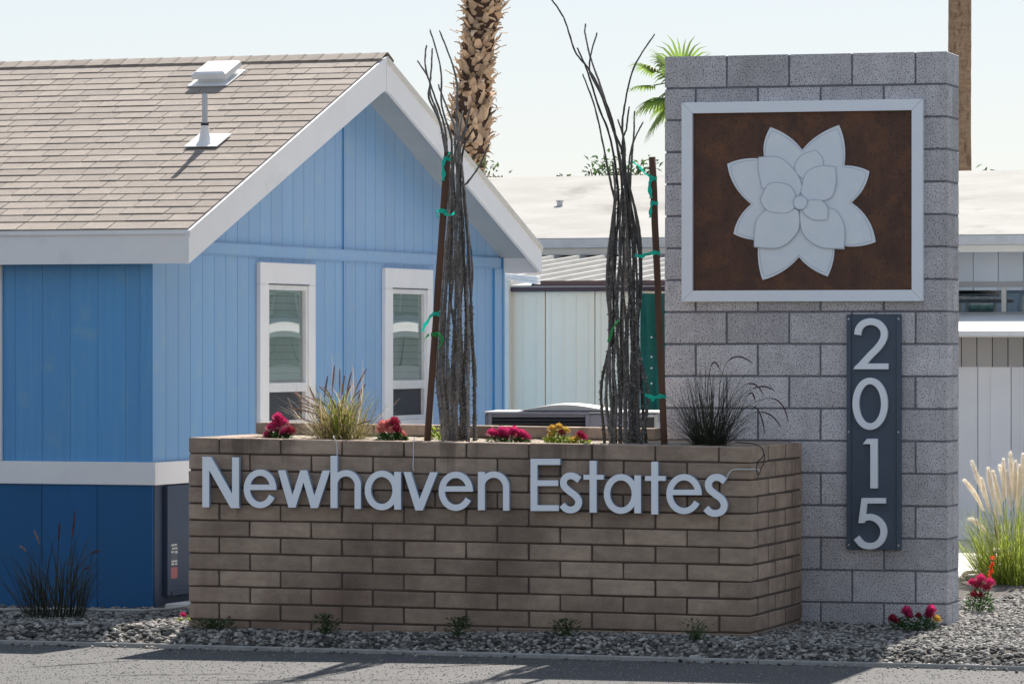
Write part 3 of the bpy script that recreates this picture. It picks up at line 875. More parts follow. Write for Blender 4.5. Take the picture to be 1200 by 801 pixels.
        ln = MB(); ln.box(.0342,.037,a+.15,b-.12,z1+.002,z1+.008); ln.obj('head_flashing', M['slate'], win)
        g = MB(); g.smooth = True; pv = []; va_, vb_, za_, zb_ = a1+w, b1-w, mz+.034, z1-w
        for i in range(13):
            for j in range(13):
                q = i/12*2-1; zz = za_+(zb_-za_)*j/12
                pv.append((-.004 - .0016*(zz-(za_+zb_)/2)/.33*(q*q-.3), va_+(vb_-va_)*i/12, zz))
        g.add(pv, [(i*13+j,(i+1)*13+j,(i+1)*13+j+1,i*13+j+1) for i in range(12) for j in range(12)]); g.obj('pane', M['glass'], win, recalc=False)
        g = MB(); g.box(-.012,-.009,a1+w,b1-w,z0+w,mz-.034); g.obj('insect_screen', M['screen'], win)
        bs = MB(); z = mz-.0
        while z < z1-w-.01:
            bs.add([(-.014,a1+.036,z),(-.014,b1-.036,z),(-.026,b1-.036,z+.048),(-.026,a1+.036,z+.048)], [(0,1,2,3)], .5); z += .05
        bs.obj('blind', M['blind'], win, recalc=False)
        rc = MB(); rc.box(-.5,-.12,a1-.1,b1+.1,z0-.1,z1+.1); rc.obj('room_shade', M['darkroom'], win)
build_house()

# ------------------------------------------------------------------ white mobile home behind
bf = Fr(4.48, 41.6, 20.0)
def build_back():
    root = bf.empty('white_mobile_home', 'long white roofed mobile home standing behind the blue house and the pillar', 'mobile home')
    UL, UR = -9.0, 13.0
    zE, zR, vR = 2.875, 3.60, 2.9
    ro = MB(); ro.prism([(-.35,zE),(vR,zR),(2*vR+.35,zE),(2*vR+.35,zE-.06),(vR,zR-.08),(-.35,zE-.06)], UL, UR, 'x')
    roof = ro.obj('roof', M['roofwhite'], root)
    gt = MB(); gt.cbox(UL,UR,-.42,-.352,zE-.10,zE-.01,.004); gt.obj('gutter', M['galv'], root)
    sf = MB(); sf.box(UL+.1,UR-.1,-.40,-.30,zE-.165,zE-.101); sf.obj('fascia', M['cream'], root)
    wl = MB(); u = UL+.2; rr = random.Random(5)
    while u < UR-.3:
        wl.box(u+.003,u+.237,0,.03,2.36,2.83,rr.random()); wl.box(u+.003,u+.237,0,.03,.1,2.13,rr.random()); u += .24
    wl.box(UL+.2,UR-.2,.031,.08,.1,2.13); wl.box(UL+.2,UR-.2,.031,.08,2.36,2.84)
    wl.box(UL+.2,UL+.26,.081,2*vR,.1,2.85); wl.box(UR-.26,UR-.2,.081,2*vR,.1,2.85); wl.box(UL+.2,UR-.2,2*vR-.05,2*vR,.1,2.8)
    wo = wl.obj('wall', M['sidblue'], root)
    # ribbon of windows
    ww = MB(); ww.box(UL+.2,UR-.2,-.012,-.001,2.39,2.44); ww.box(UL+.2,UR-.2,-.012,-.001,2.10,2.155)
    ww.obj('window_rail', M['tan'], root)
    u = -.33 - .5*15
    k = 0
    while u < UR-.8:
        fo = MB(); fo.cbox(u-.045,u-.0,-.02,.03,2.156,2.389,.003)
        wn = fo.obj('window', M['cream'], root)
        g = MB(); g.box(u+.001,u+.424,.002,.006,2.156,2.389); g.obj('pane', M['glass2'], wn)
        c = MB(); n = 14
        vs = []
        for i in range(n+1):
            x = u + .424*i/n; y = .045 + .012*math.sin(i*1.9+k)
            vs += [(x,y,2.12),(x,y,2.33)]
        c.add(vs, [(2*i,2*i+2,2*i+3,2*i+1) for i in range(n)]); c.obj('curtain', M['curtain'], wn, recalc=False)
        u += .47; k += 1
    dk = MB(); dk.box(UL+.25,UR-.25,.4,.45,2.0,2.6); dk.obj('inner_wall', M['darkroom'], root)
    # small roof vents
    for px, py, h in ((656,241,.05),):
        k = (px-600)/F; v_ = 1.4; u_, z_ = bf.onv(px, py, v_); v_ = min(max((z_-zE)/(zR-zE)*(vR+.35)-.35, .1), vR-.2); u_, _ = bf.onv(px, py, v_)
        zz = zE+(zR-zE)*(v_+.35)/(vR+.35)
        m = MB(); m.tube([(u_,v_,zz-.02),(u_,v_,zz+h*.6),(u_,v_,zz+h)], [.03,.03,.045], 10); m.obj('roof_vent', M['galv'], roof)
    # awning on the right with ribbed valance and pale enclosure panels
    aw = thing('white_awning', 'sunlit white awning roof over pale panels, right of the pillar', 'awning', (bf.ox, bf.oy, 0), -bf.a)
    U0 = -1.6
    a = MB(); a.prism([(-.0005-.03,2.135),(-3.0,1.955),(-3.0,1.915),(-.0005-.03,2.095)], U0, UR+1, 'x'); a.obj('awning_roof', M['metalwhite'], aw)
    e = MB(); e.cbox(U0,UR+1,-3.04,-3.001,1.925,1.968,.004); e.obj('awning_edge', M['metalwhite'], aw)
    t = MB(); u = U0
    while u < UR+1:
        t.box(u+.004,u+.135,-2.50,-2.47,1.655,1.93,rr.random()); u += .14
    t.box(U0,UR+1,-2.469,-2.45,1.655,1.93); t.obj('ribbed_valance', M['tan'], aw)
    l = MB(); u = U0
    while u < UR+1:
        l.box(u+.004,u+.296,-2.47,-2.44,.12,1.650,rr.random()); l.box(u+.10,u+.115,-2.484,-2.4705,.12,1.65,rr.random()); u += .30
    l.box(U0,UR+1,-2.439,-2.42,.02,1.654); l.box(U0,UR+1,-2.5,-2.44,1.6505,1.6545)
    l.obj('enclosure_panel', M['lavender'], aw)
    sd = MB(); sd.box(U0,UR+1,-2.435,-2.40,-.02,.119);  # shade at the foot of the panels, put in as a dark strip
    sd.box(U0,U0+.03,-2.40,-.04,.05,1.93); sd.obj('base_shade_and_end', M['slate'], aw)
    # corrugated awning and shed on the left
    V1 = -4.7
    ul, _ = bf.onv(593, 330, V1); ur, _ = bf.onv(790, 330, V1)
    car = thing('corrugated_awning', 'white corrugated metal awning sloping down from the white roof behind the blue house', 'awning', (bf.ox, bf.oy, 0), -bf.a)
    z_hi, z_lo = 2.71, bf.onv(690,328.5,V1)[1]
    ul2 = ul-1.5
    c = MB(); vs = []; rib = []
    u = ul2
    prof = []
    while u < ur+.6:
        prof += [(u,0),(u+.17,0),(u+.185,.035),(u+.225,.035),(u+.24,0)]; u += .26
    for (x, h) in prof: vs += [(x,-.03,z_hi+h),(x,V1,z_lo-.04+h),(x,-.03,z_hi+h-.006),(x,V1,z_lo-.046+h)]
    n = len(prof)
    fs = []
    for i in range(n-1):
        fs += [(4*i,4*i+4,4*i+5,4*i+1),(4*i+2,4*i+3,4*i+7,4*i+6),(4*i+1,4*i+5,4*i+7,4*i+3),(4*i,4*i+2,4*i+6,4*i+4)]
    c.add(vs, fs); c.obj('corrugated_sheet', M['corr'], car)
    b = MB(); b.cbox(ul+.28,ur+.5,V1-.05,V1-.005,bf.onv(690,334.5,V1)[1],bf.onv(690,328.7,V1)[1],.003); b.obj('awning_beam', M['brown'], car)
    shed = thing('storage_shed', 'pale grey-green panelled shed with dark brown top rail, behind the planter', 'shed', (bf.ox, bf.oy, 0), -bf.a)
    V2 = -5.4
    sl, zt = bf.onv(598, 341.5, V2); sr, _ = bf.onv(753, 341, V2)
    wl = MB(); u = sl; k = 0
    for px0, px1 in ((592,639),(639,697),(697,753)):
        a0, _ = bf.onv(px0,400,V2); a1, _ = bf.onv(px1,400,V2)
        wl.cbox(a0+.004,a1-.004,V2,V2+.03,.02,zt,.003,rr.random())
        x = a0+.05
        while x < a1-.03: wl.box(x,x+.008,V2-.004,V2-.0005,.02,zt-.01,rr.random()); x += .11
    s0, _ = bf.onv(592,400,V2)
    wl.box(s0,s0+.03,V2+.031,V2+2.5,.02,zt); wl.box(sr-.03,sr,V2+.031,V2+2.5,.02,zt); wl.box(s0,sr,V2+2.501,V2+2.53,.02,zt)
    wl.obj('wall', M['greige'], shed)
    tp = MB(); zc = bf.onv(690,335.2,V2)[1]
    tp.box(s0-.03,ur+.5,V2-.03,V2+2.55,bf.onv(690,336.3,V2)[1],zc); tp.obj('roof', M['metalwhite'], shed)
    br = MB(); br.cbox(sl,ur+.5,V2-.055,V2-.0305,bf.onv(690,341.3,V2)[1],bf.onv(690,336,V2)[1],.002); br.obj('top_rail', M['brown'], shed)
    po = MB(); p0, _ = bf.onv(590.5,400,V2-.06); p1, _ = bf.onv(598,400,V2-.06); po.cbox(p0,p1,V2-.10,V2-.031,.02,zt+.10,.004); po.obj('corner_post', M['cream'], shed)
    # slanted white eave of the shed beside the house gable
    ev = MB(); e0, _ = bf.onv(588,330,V2); e1, _ = bf.onv(631,330,V2)
    zA = bf.onv(590,320,V2)[1]; zB = bf.onv(590,326.5,V2)[1]; zCc = bf.onv(631,324,V2)[1]; zD = bf.onv(631,333.5,V2)[1]
    for k in range(3):
        f0, f1 = k/3, (k+1)/3-.06
        ev.prism([(e0,zA+(zB-zA)*f0),(e1,zCc+(zD-zCc)*f0),(e1,zCc+(zD-zCc)*f1),(e0,zA+(zB-zA)*f1)], V2-.02-.015*k, V2+.05, 'y')
    ev.obj('stepped_eave_trim', M['metalwhite'], shed)
    # green shade cloth
    g0, _ = bf.onv(750.5,400,V2-.15); g1, gz = bf.onv(792,343.5,V2-.15)
    gc = thing('shade_cloth_screen', 'dark green shade cloth screen between the pale shed and the pillar', 'screen', (bf.ox, bf.oy, 0), -bf.a)
    m = MB(); nn = 24; mm = 12; vs = []
    for i in range(nn+1):
        for j in range(mm+1):
            x = g0+(g1-g0)*i/nn; z = .05+(gz-.05)*j/mm
            y = V2-.15+.012*math.sin(i*.9)+.006*math.sin(j*1.7+i); vs.append((x,y,z))
    n0 = len(vs); vs += [(x,y+.004,z) for x,y,z in vs]
    fs = []
    for i in range(nn):
        for j in range(mm):
            a = i*(mm+1)+j; fs += [(a,a+mm+1,a+mm+2,a+1),(n0+a,n0+a+1,n0+a+mm+2,n0+a+mm+1)]
    m.add(vs, fs); m.obj('cloth', M['greencloth'], gc, recalc=False)
    gm = MB()
    for py in (395,418,431,449):
        x, z = bf.onv(763.5,py,V2-.17); gm.tube([(x,V2-.172,z),(x,V2-.168,z)], .009, 8)
    gm.obj('grommets', M['stickerwhite'], gc)
    ps = MB(); ps.tube([(g1,V2-.10,.0),(g1,V2-.10,gz+.05)], .02, 8); ps.tube([(g0,V2-.11,.0),(g0,V2-.11,gz+.02)], .02, 8); ps.obj('post', M['galv'], gc)
build_back()

def ac_unit():
    fr = Fr(*at(568,500,33.5)[:2], 6)
    root = fr.empty('air_conditioner', 'grey louvred air conditioner with pale domed lid beside the blue house', 'air conditioner')
    mp = lambda px, py: fr.onv(px, py)
    w = mp(770,480)[0]; zt = mp(600,483.5)[1]; z0 = GZ
    b = MB(); b.cbox(0,w,0,1.0,z0,zt-.005,.01); b.obj('casing', M['unit'], root)
    t = MB(); t.cbox(-.012,w+.012,-.015,1.01,zt-.004,zt+.009,.003); t.obj('lid_rim', M['unittop'], root)
    dm = MB(); n = 20; m_ = 8; vs = []
    a0, a1 = mp(606,480)[0], mp(716,480)[0]; hh = mp(660,473)[1]-zt-.016
    for i in range(n+1):
        for j in range(m_+1):
            s = i/n; q = j/m_
            vs.append((a0+(a1-a0)*s, .02+.9*q, zt+.017+hh*math.sin(math.pi*s)**1.3*(.85+.15*math.sin(math.pi*q))))
    dm.smooth = True
    dm.add(vs, [(i*(m_+1)+j,(i+1)*(m_+1)+j,(i+1)*(m_+1)+j+1,i*(m_+1)+j+1) for i in range(n) for j in range(m_)])
    k = len(dm.v); dm.smooth = False
    dm.add([vs[i*(m_+1)] for i in range(n+1)] + [(a1,.02,zt+.0165),(a0,.02,zt+.0165)], [tuple(range(n+3))])
    dm.obj('domed_lid', M['unittop'], root)
    lv = MB(); l0, l1 = mp(577,490)[0], mp(686,490)[0]; zl = mp(600,488.5)[1]
    z = zl
    while z > zl-.55:
        lv.add([(l0,-.004,z),(l1,-.004,z),(l1,-.022,z-.018),(l0,-.022,z-.018),(l0,-.004,z-.022),(l1,-.004,z-.022)], [(0,1,2,3),(3,2,5,4)]); z -= .026
    lv.obj('louvre', M['black'], root, recalc=False)
    fm = MB(); fm.cbox(l0-.03,l0-.002,-.024,-.001,zl-.6,zl+.02,.002); fm.cbox(l1+.002,l1+.03,-.024,-.001,zl-.6,zl+.02,.002); fm.cbox(l0-.03,l1+.03,-.024,-.001,zl+.021,zl+.04,.002)
    fm.obj('louvre_frame', M['unit'], root)
    ef = MB(); r0, r1 = mp(752,484)[0], w
    ef.cbox(r1-.02,r1+.006,-.02,-.001,zt-.35,zt-.01,.002); ef.cbox(r0,r1-.021,-.02,-.001,zt-.03,zt-.01,.002)
    ef.obj('pale_edge_frame', M['unittop'], root)
    dk = MB(); dk.box(mp(748,485)[0],r1-.025,-.006,-.001,zt-.32,zt-.035); dk.obj('dark_opening', M['black'], root)
ac_unit()
# ------------------------------------------------------------------ ground, road, gravel
kf = Fr(-.45, 26.39, 20.5)
def struct(o, label=None):
    o['kind'] = 'structure'
    if label: o['label'] = label
    return o
def ground():
    g = MB(); g.add([(-600,-300,-.03),(600,-300,-.03),(600,900,-.03),(-600,900,-.03)], [(0,1,2,3)])
    struct(g.obj('ground', M['dirt'], recalc=False))
    r = MB(); r.add([(-60,-38,0),(60,-38,0),(60,.0,0),(-60,.0,0)], [(0,1,2,3)])
    o = r.obj('road', M['asphalt'], recalc=False); o.location = (kf.ox, kf.oy, 0); o.rotation_euler = (0,0,-kf.a); struct(o)
    # cracks in the road
    rr = random.Random(9); c = MB()
    def crack(p, q, w, seed):
        r2 = random.Random(seed); n = 46; pts = []
        a = kf.onv_g(p); b = kf.onv_g(q)
        dv = 0; hv = 0
        prev = None
        for i in range(n+1):
            t = i/n; dv += r2.uniform(-.02,.02); dv *= .9
            x = a[0]+(b[0]-a[0])*t; y = a[1]+(b[1]-a[1])*t + dv
            ww = w*(.4+r2.random())*(math.sin(math.pi*t)**.5+.05)
            cur = ((x,y-ww/2,.004),(x,y+ww/2,.004))
            if prev and r2.random() > .12: c.add([prev[0],cur[0],cur[1],prev[1]], [(0,1,2,3)])
            prev = cur
    crack((20,782),(170,773),.09,1); crack((455,783),(640,776),.05,2); crack((60,792),(330,789),.03,3)
    crack((180,797),(520,795),.03,4)
    o = c.obj('road_crack', M['crack'], recalc=False); o.location = (kf.ox, kf.oy, 0); o.rotation_euler = (0,0,-kf.a); struct(o)
    # flush concrete edging
    e = MB(); u = -40
    while u < 40:
        e.cbox(u+.003,u+2.997,.0,.035,-.02,.026,.006,rr.random(),.001); u += 3
    o = e.obj('kerb', M['kerb']); o.location = (kf.ox, kf.oy, 0); o.rotation_euler = (0,0,-kf.a); struct(o)
    # gravel bed surface
    b = MB(); b.smooth = True; us = [-30,-12,-6]+[-4.5+.08*i for i in range(125)]+[6,8,12,30]; vs_ = [.05+.05*i for i in range(16)]+[1.0,1.4,2,3,4,6,8,10,14,20]
    vs = []
    for u in us:
        for v in vs_: vs.append((u,v,gh(u,v)+rr.uniform(-.006,.006)))
    n = len(vs_)
    b.add(vs, [(i*n+j,(i+1)*n+j,(i+1)*n+j+1,i*n+j+1) for i in range(len(us)-1) for j in range(n-1)])
    o = b.obj('gravel_bed', M['gravelbase'], recalc=False); o.location = (kf.ox, kf.oy, 0); o.rotation_euler = (0,0,-kf.a); struct(o)
    # pale concrete path at the right, behind the pillar
    p = MB(); p.cbox(1.2,9,7.6,10.6,.02,.135,.01); 
    o = p.obj('path', M['path']); o.location = (kf.ox, kf.oy, 0); o.rotation_euler = (0,0,-kf.a); struct(o)
def bounce_slab():  # mostly unseen pale slab, added to bounce sunlight onto the gable
    d = MB(); u = .12
    while u < 4.25:
        v = -.1
        while v < 13: d.cbox(u+.004, min(u+2.06,4.28)-.004, v+.004, v+2.6, -.02, .135, .006, .5); v += 2.61
        u += 2.07
    o = d.obj('bounce_slab', M['bounce_slab']); o.location = (hf.ox, hf.oy, 0); o.rotation_euler = (0,0,-hf.a); struct(o)
bounce_slab()
def gh(u, v):
    t = min(max((v-.0)/.36,0),1); return .004 + (.085 - .004*min(max((v-1.2)/1.5,0),1))*t*t*(3-2*t) + .008*math.sin(u*2.1)*t
def onv_g(self, p, z=0.0):
    Y = (ZC-z)*F/(p[1]-HY); X = (p[0]-600)/F*Y
    return self.loc(X, Y)
Fr.onv_g = onv_g
ground()
def gpt(px, py, z=.095):
    Y = (ZC-z)*F/(py-HY); return Vector(((px-600)/F*Y, Y, z))

def rocks():
    rr = random.Random(21)
    ico = bmesh.new(); bmesh.ops.create_icosphere(ico, subdivisions=1, radius=1)
    iv = np.array([v.co[:] for v in ico.verts]); ifc = [tuple(v.index for v in f.verts) for f in ico.faces]; ico.free()
    ico2 = bmesh.new(); bmesh.ops.create_icosphere(ico2, subdivisions=2, radius=1)
    jv = np.array([v.co[:] for v in ico2.verts]); jfc = [tuple(v.index for v in f.verts) for f in ico2.faces]; ico2.free()
    rng = np.random.default_rng(5)
    shapes = []
    for k in range(26):
        base, fc = (jv, jfc)
        q = base.copy()
        for _ in range(7):          # chip flat faces off a ball
            n = rng.normal(size=3); n /= np.linalg.norm(n); d = rng.uniform(.55,.8)
            s = q@n; q = q - np.outer(np.maximum(s-d,0), n)
        q *= np.array([rng.uniform(.9,1.5), rng.uniform(.7,1.1), rng.uniform(.5,.8)])
        shapes.append(q)
    V = []; Fc = []; T = []; off = 0
    def add(u, v, size):
        nonlocal off
        q = shapes[rr.randrange(len(shapes))]
        a = rr.uniform(0,6.28); b = rr.uniform(-.5,.5); c = rr.uniform(-.5,.5)
        m = np.array(Matrix.Rotation(a,3,'Z') @ Matrix.Rotation(b,3,'X') @ Matrix.Rotation(c,3,'Y'))
        p = (q*size)@m.T; p += np.array([u, v, gh(u,v)+size*rr.uniform(.1,.5)])
        V.append(p); Fc.extend([tuple(i+off for i in f) for f in jfc]); T.extend([rr.random()**1.2]*len(jfc)); off += len(p)
    def inside(u, v):
        w = kf.w(u, v)
        a, b = planter_fr.loc(w.x, w.y)
        if -.02 < a-b*PT < PL+.02 and -.02 < b < PD+.02: return True
        a, b = pillar_fr.loc(w.x, w.y)
        if -.02 < a < 1.85 and -.02 < b < .42: return True
        a, b = hf.loc(w.x, w.y)
        if a < .03 and b > -.03: return True
        return False
    def fill(u0, u1, v0, v1, dens, smin, smax):
        for _ in range(int((u1-u0)*(v1-v0)*dens)):
            u = rr.uniform(u0,u1); v = rr.uniform(v0,v1)
            if not inside(u,v): add(u,v,rr.uniform(smin,smax))
    fill(-4.2,-1.25,.07,2.9,1150,.012,.025)
    fill(-1.25,4.2,.06,1.5,1450,.010,.020)
    fill(1.3,4.8,1.5,5.4,1150,.011,.022)
    fill(2.0,5.4,5.4,7.6,700,.014,.026)
    fill(-6,-4.2,.07,2.0,150,.02,.034); fill(4.6,6.5,.07,3.0,150,.02,.03)
    for _ in range(260):
        u = rr.uniform(-4,4.2); add(u, rr.uniform(-.22,.05)*rr.random(), rr.uniform(.006,.013))
    P = np.concatenate(V)
    me = bpy.data.meshes.new('gravel'); me.from_pydata(P.tolist(), [], Fc); me.materials.append(M['rock'])
    at_ = me.attributes.new('tone','FLOAT','FACE'); at_.data.foreach_set('value', T); me.update()
    o = bpy.data.objects.new('gravel', me); COL.objects.link(o); o.location = (kf.ox, kf.oy, 0); o.rotation_euler = (0,0,-kf.a)
    tag(o, 'loose angular grey and tan gravel stones along the road edge', 'gravel', kind='stuff')
rocks()

def grit():
    rr = random.Random(77); rng = np.random.default_rng(8)
    ico = bmesh.new(); bmesh.ops.create_icosphere(ico, subdivisions=1, radius=1)
    iv = np.array([v.co[:] for v in ico.verts]); fc = np.array([[v.index for v in f.verts] for f in ico.faces]); ico.free()
    n = 7000; V = []; Fa = []; T = []
    for k in range(n):
        u = rr.uniform(-3.6,3.9); v = -3.0*rr.random()**1.0 - .01
        s_ = rr.uniform(.002,.0045); q = iv*rng.uniform(.75,1.25,size=iv.shape)*s_*np.array([1.3,1.0,.75])
        V.append(q + np.array([u,v,s_*.35])); Fa.append(fc + 12*k if len(iv) == 12 else fc + len(iv)*k); T += [rr.random()]*len(fc)
    me = bpy.data.meshes.new('grit'); me.from_pydata(np.concatenate(V).tolist(), [], [tuple(int(i) for i in f) for f in np.concatenate(Fa)]); me.materials.append(M['grit'])
    at_ = me.attributes.new('tone','FLOAT','FACE'); at_.data.foreach_set('value', T); me.update()
    o = bpy.data.objects.new('road_grit', me); COL.objects.link(o); o.location = (kf.ox, kf.oy, 0); o.rotation_euler = (0,0,-kf.a)
    tag(o, 'coarse pale aggregate grit on the worn asphalt road', 'grit', kind='stuff')
grit()

# pale pipe on the ground at the foot of the house
def pipe():
    m = MB(); pts = []
    for px, py in ((-60,714),(0,713.5),(60,713),(120,714),(170,714.5),(195,713),(222,709)):
        p = gpt(px, py, .15); pts.append(p)
    m.tube(pts, .008, 8)
    tag(m.obj('irrigation_pipe', M['pipewhite']), 'thin pale irrigation pipe lying along the foot of the dark blue skirting', 'pipe')
pipe()
# ------------------------------------------------------------------ plants
def blade(mb, base, az, L, lean, droop, w, rr, seg=6, tone=None):
    d = Vector((math.cos(az), math.sin(az), 0)); side = Vector((-math.sin(az), math.cos(az), 0))
    pts = []; ws = []; p = Vector(base); ang = lean
    for i in range(seg+1):
        t = i/seg; pts.append(p.copy()); ws.append(w*(1-t)**.6*(.75+.5*math.sin(t*2.4))+.0008)
        ang2 = lean + droop*t*t
        p = p + (d*math.sin(ang2) + Vector((0,0,math.cos(ang2))))*(L/seg)
    tw = rr.uniform(-.6,.6); s = (side*math.cos(tw) + d*math.sin(tw))
    mb.strip(pts, ws, s, rr.random() if tone is None else tone)
    return pts
def plume(mb, pts, r, rr, dens=1.0, n=9):
    """fuzzy seed head: a thin spindle with fine hairs"""
    k = len(pts)
    rad = [r*(.25+.75*math.sin(math.pi*min(1,max(.03,(i+.6)/(k))))**.7) for i in range(k)]
    mb.tube(pts, [x*.55 for x in rad], 6, rr.random())
    for i in range(k-1):
        a, b = Vector(pts[i]), Vector(pts[i+1]); t = (b-a)
        for _ in range(int(n*dens)):
            q = a + t*rr.random(); tn = t.normalized()
            v = Vector((rr.gauss(0,1),rr.gauss(0,1),rr.gauss(0,1))); v = (v - tn*v.dot(tn))
            if v.length < 1e-3: continue
            v.normalize(); e = q + (v*1.0 + tn*.9)*rad[i]*rr.uniform(.8,1.5)
            s = tn.cross(v)*(.0016)
            mb.add([q-s,q+s,e], [(0,1,2)], rr.random())
def grass(name, label, cat, base, n, rad, H, lean, droop, w, material, seed, bias=(0,0), leanlo=.03, seg=6):
    rr = random.Random(seed); t = thing(name, label, cat, base); mb = MB()
    for _ in range(n):
        az = rr.uniform(0, 6.283); r = rad*math.sqrt(rr.random())
        b = Vector((r*math.cos(az), r*math.sin(az), -.01))
        az2 = az + rr.uniform(-1.1,1.1); q = rr.random()
        dx = math.cos(az2)+bias[0]; dy = math.sin(az2)+bias[1]; az2 = math.atan2(dy, dx)
        le = leanlo + lean*q
        blade(mb, b, az2, H*rr.uniform(.45,1.0)*(1-.25*q), le, droop*rr.uniform(-.25,1.1), w*rr.uniform(.6,1.2), rr, seg)
    mb.obj('blades', material, t, recalc=False)
    return t, rr
def arc(p0, p1, p2, n=8):
    p0, p1, p2 = Vector(p0), Vector(p1), Vector(p2)
    return [p0*(1-t)**2 + p1*2*t*(1-t) + p2*t*t for t in [i/n for i in range(n+1)]]
def rel(base, px, py, dy=0):
    Y = base.y+dy; return at(px, py, Y) - base

# golden fountain grass in the planter
b = on_soil(399, .45)
t, rr = grass('fountain_grass', 'golden dry fountain grass clump in the planter between the two white windows', 'ornamental grass', b, 460, .14, .44, 1.5, 1.7, .0042, M['strawgrass'], 31, bias=(0,0))
md = MB()
for _ in range(130):
    az = rr.uniform(0,6.28); blade(md, (rr.uniform(-.1,.1), rr.uniform(-.1,.1), 0), az, rr.uniform(.25,.55), .2+1.1*rr.random(), rr.uniform(-1.5,2.6), .0032, rr, 9)
md.obj('dry_blades', M['drygrass'], t, recalc=False)
mg = MB()
for _ in range(110):
    az = rr.uniform(0,6.28); r = .08*rr.random(); blade(mg, (r*math.cos(az), r*math.sin(az), 0), az, rr.uniform(.2,.36), .05+.5*rr.random(), .4, .007, rr)
mg.obj('green_blades', M['limegrass'], t, recalc=False)
for (x0,y0,x1,y1,xm,ym) in ((388,490,392,428,389,455),(398,490,398,432,398,460),(404,490,412,436,405,460),(380,495,362,452,370,470),(382,497,340,478,362,478),(384,495,345,460,365,470),(410,492,428,450,418,468),(412,494,424,470,418,480),(378,492,384,440,380,462),(408,490,430,432,414,455),(398,488,404,440,400,460)):
    p = arc(rel(b,x0,y0), rel(b,xm,ym,rr.uniform(-.1,.1)), rel(b,x1,y1,rr.uniform(-.15,.15)), 10)
    sm = MB(); sm.tube(p, .0018, 4); pm = MB(); plume(pm, p[5:], .010, rr, 1, 8); pm.v += []
    s = sm.obj('seed_stalk', M['strawgrass'], t); pm.obj('plume', M['plumetan'], s, recalc=False)
b0 = b
fz = MB(); fs_ = MB()
for k in range(34):
    az = rr.uniform(0,6.28); ln = rr.uniform(.08,.30); h = rr.uniform(.20,.37)*(1-.5*(ln/.32)**2); ex_ = Vector((math.cos(az)*ln, math.sin(az)*ln, h))
    p = arc((0,0,0), (ex_.x*.25, ex_.y*.25, h*.8), ex_, 9); fs_.tube(p, .0012, 4, rr.random()); plume(fz, p[6:], .008, rr, 1, 7)
o_ = fs_.obj('thin_stalks', M['drygrass'], t); fz.obj('seed_heads', M['plumetan'], o_, recalc=False)
# dark purple fountain grass
b = on_soil(832, .55)
t, rr = grass('fountain_grass', 'dark purple-green fountain grass with drooping plumes in front of the grey pillar', 'ornamental grass', b, 380, .10, .60, 1.15, 1.1, .0048, M['darkgrass'], 32)
for q in (((842,470),(845,398),(882,425)),((828,470),(832,405),(843,432)),((850,480),(878,428),(895,463)),((852,482),(885,440),(908,458)),((858,490),(915,440),(924,495)),((855,495),(890,450),(896,508)),((860,500),(895,465),(915,500)),((862,500),(880,440),(885,470))):
    p = arc(rel(b,*q[0]), rel(b,q[1][0],q[1][1],-.1), rel(b,q[2][0],q[2][1],-.12), 12)
    sm = MB(); sm.tube(p, .0017, 4); pm = MB(); plume(pm, p[6:], .0085, rr, 1, 8)
    s = sm.obj('seed_stalk', M['darkgrass'], t); pm.obj('plume', M['plumepurple'], s, recalc=False)
# dark grass at the foot of the house
b = gpt(66, 724)
t, rr = grass('fountain_grass', 'dark green fountain grass growing in gravel before the dark blue skirting', 'ornamental grass', b, 260, .20, .66, .75, 1.2, .0055, M['darkgrass'], 33)
for q in (((60,690),(50,640),(40,622)),((66,690),(68,640),(70,612)),((76,690),(84,640),(88,598)),((60,690),(30,640),(24,640)),((80,695),(100,640),(118,646)),((84,695),(98,662),(104,665))):
    p = arc(rel(b,*q[0]), rel(b,q[1][0],q[1][1],-.05), rel(b,q[2][0],q[2][1],-.1), 12)
    sm = MB(); sm.tube(p, .002, 4); pm = MB(); plume(pm, p[8:], .012, rr, 1, 8)
    s = sm.obj('seed_stalk', M['darkgrass'], t); pm.obj('plume', M['plumetan'] if q[0][1] == 690 and q[2][0] < 45 else M['plumepurple'], s, recalc=False)
# sunlit grass at the right
b = gpt(1188, 682)
t, rr = grass('fountain_grass', 'sunlit yellow-green fountain grass with white plumes in the gravel right of the pillar', 'ornamental grass', b, 900, .24, .74, .95, 1.0, .0065, M['limegrass'], 34, leanlo=.02)
tips = [((1168,610),(1156,585),(1150,560)),((1178,610),(1170,590),(1166,566)),((1186,610),(1184,580),(1180,552)),((1192,610),(1196,575),(1195,545)),((1172,600),(1150,575),(1139,540)),((1165,610),(1148,580),(1130,562)),((1172,600),(1160,570),(1158,548)),((1176,600),(1176,570),(1176,538)),((1180,600),(1178,560),(1172,545)),((1186,600),(1190,570),(1190,540)),((1195,600),(1198,560),(1199,532)),((1170,640),(1155,610),(1136,608)),((1172,648),(1168,628),(1166,590)),((1166,655),(1130,665),(1128,675)),((1178,650),(1180,640),(1162,646)),((1185,650),(1188,640),(1176,650)),((1200,600),(1206,560),(1208,528)),((1205,600),(1216,570),(1220,548)),((1210,610),(1226,580),(1236,560)),((1190,600),(1186,560),(1184,530)),((1182,600),(1168,575),(1164,552)),((1196,610),(1190,590),(1193,552))]
for q in tips:
    o_ = rr.uniform(-.15,.1)
    p = arc(rel(b,q[0][0],q[0][1]+20,o_*.3), rel(b,q[1][0],q[1][1],o_), rel(b,q[2][0],q[2][1],o_), 14)
    sm = MB(); sm.tube(p, .002, 4); pm = MB(); plume(pm, p[5:], .027, rr, 1, 60)
    s = sm.obj('seed_stalk', M['limegrass'], t); pm.obj('plume', M['plumewhite'], s, recalc=False)

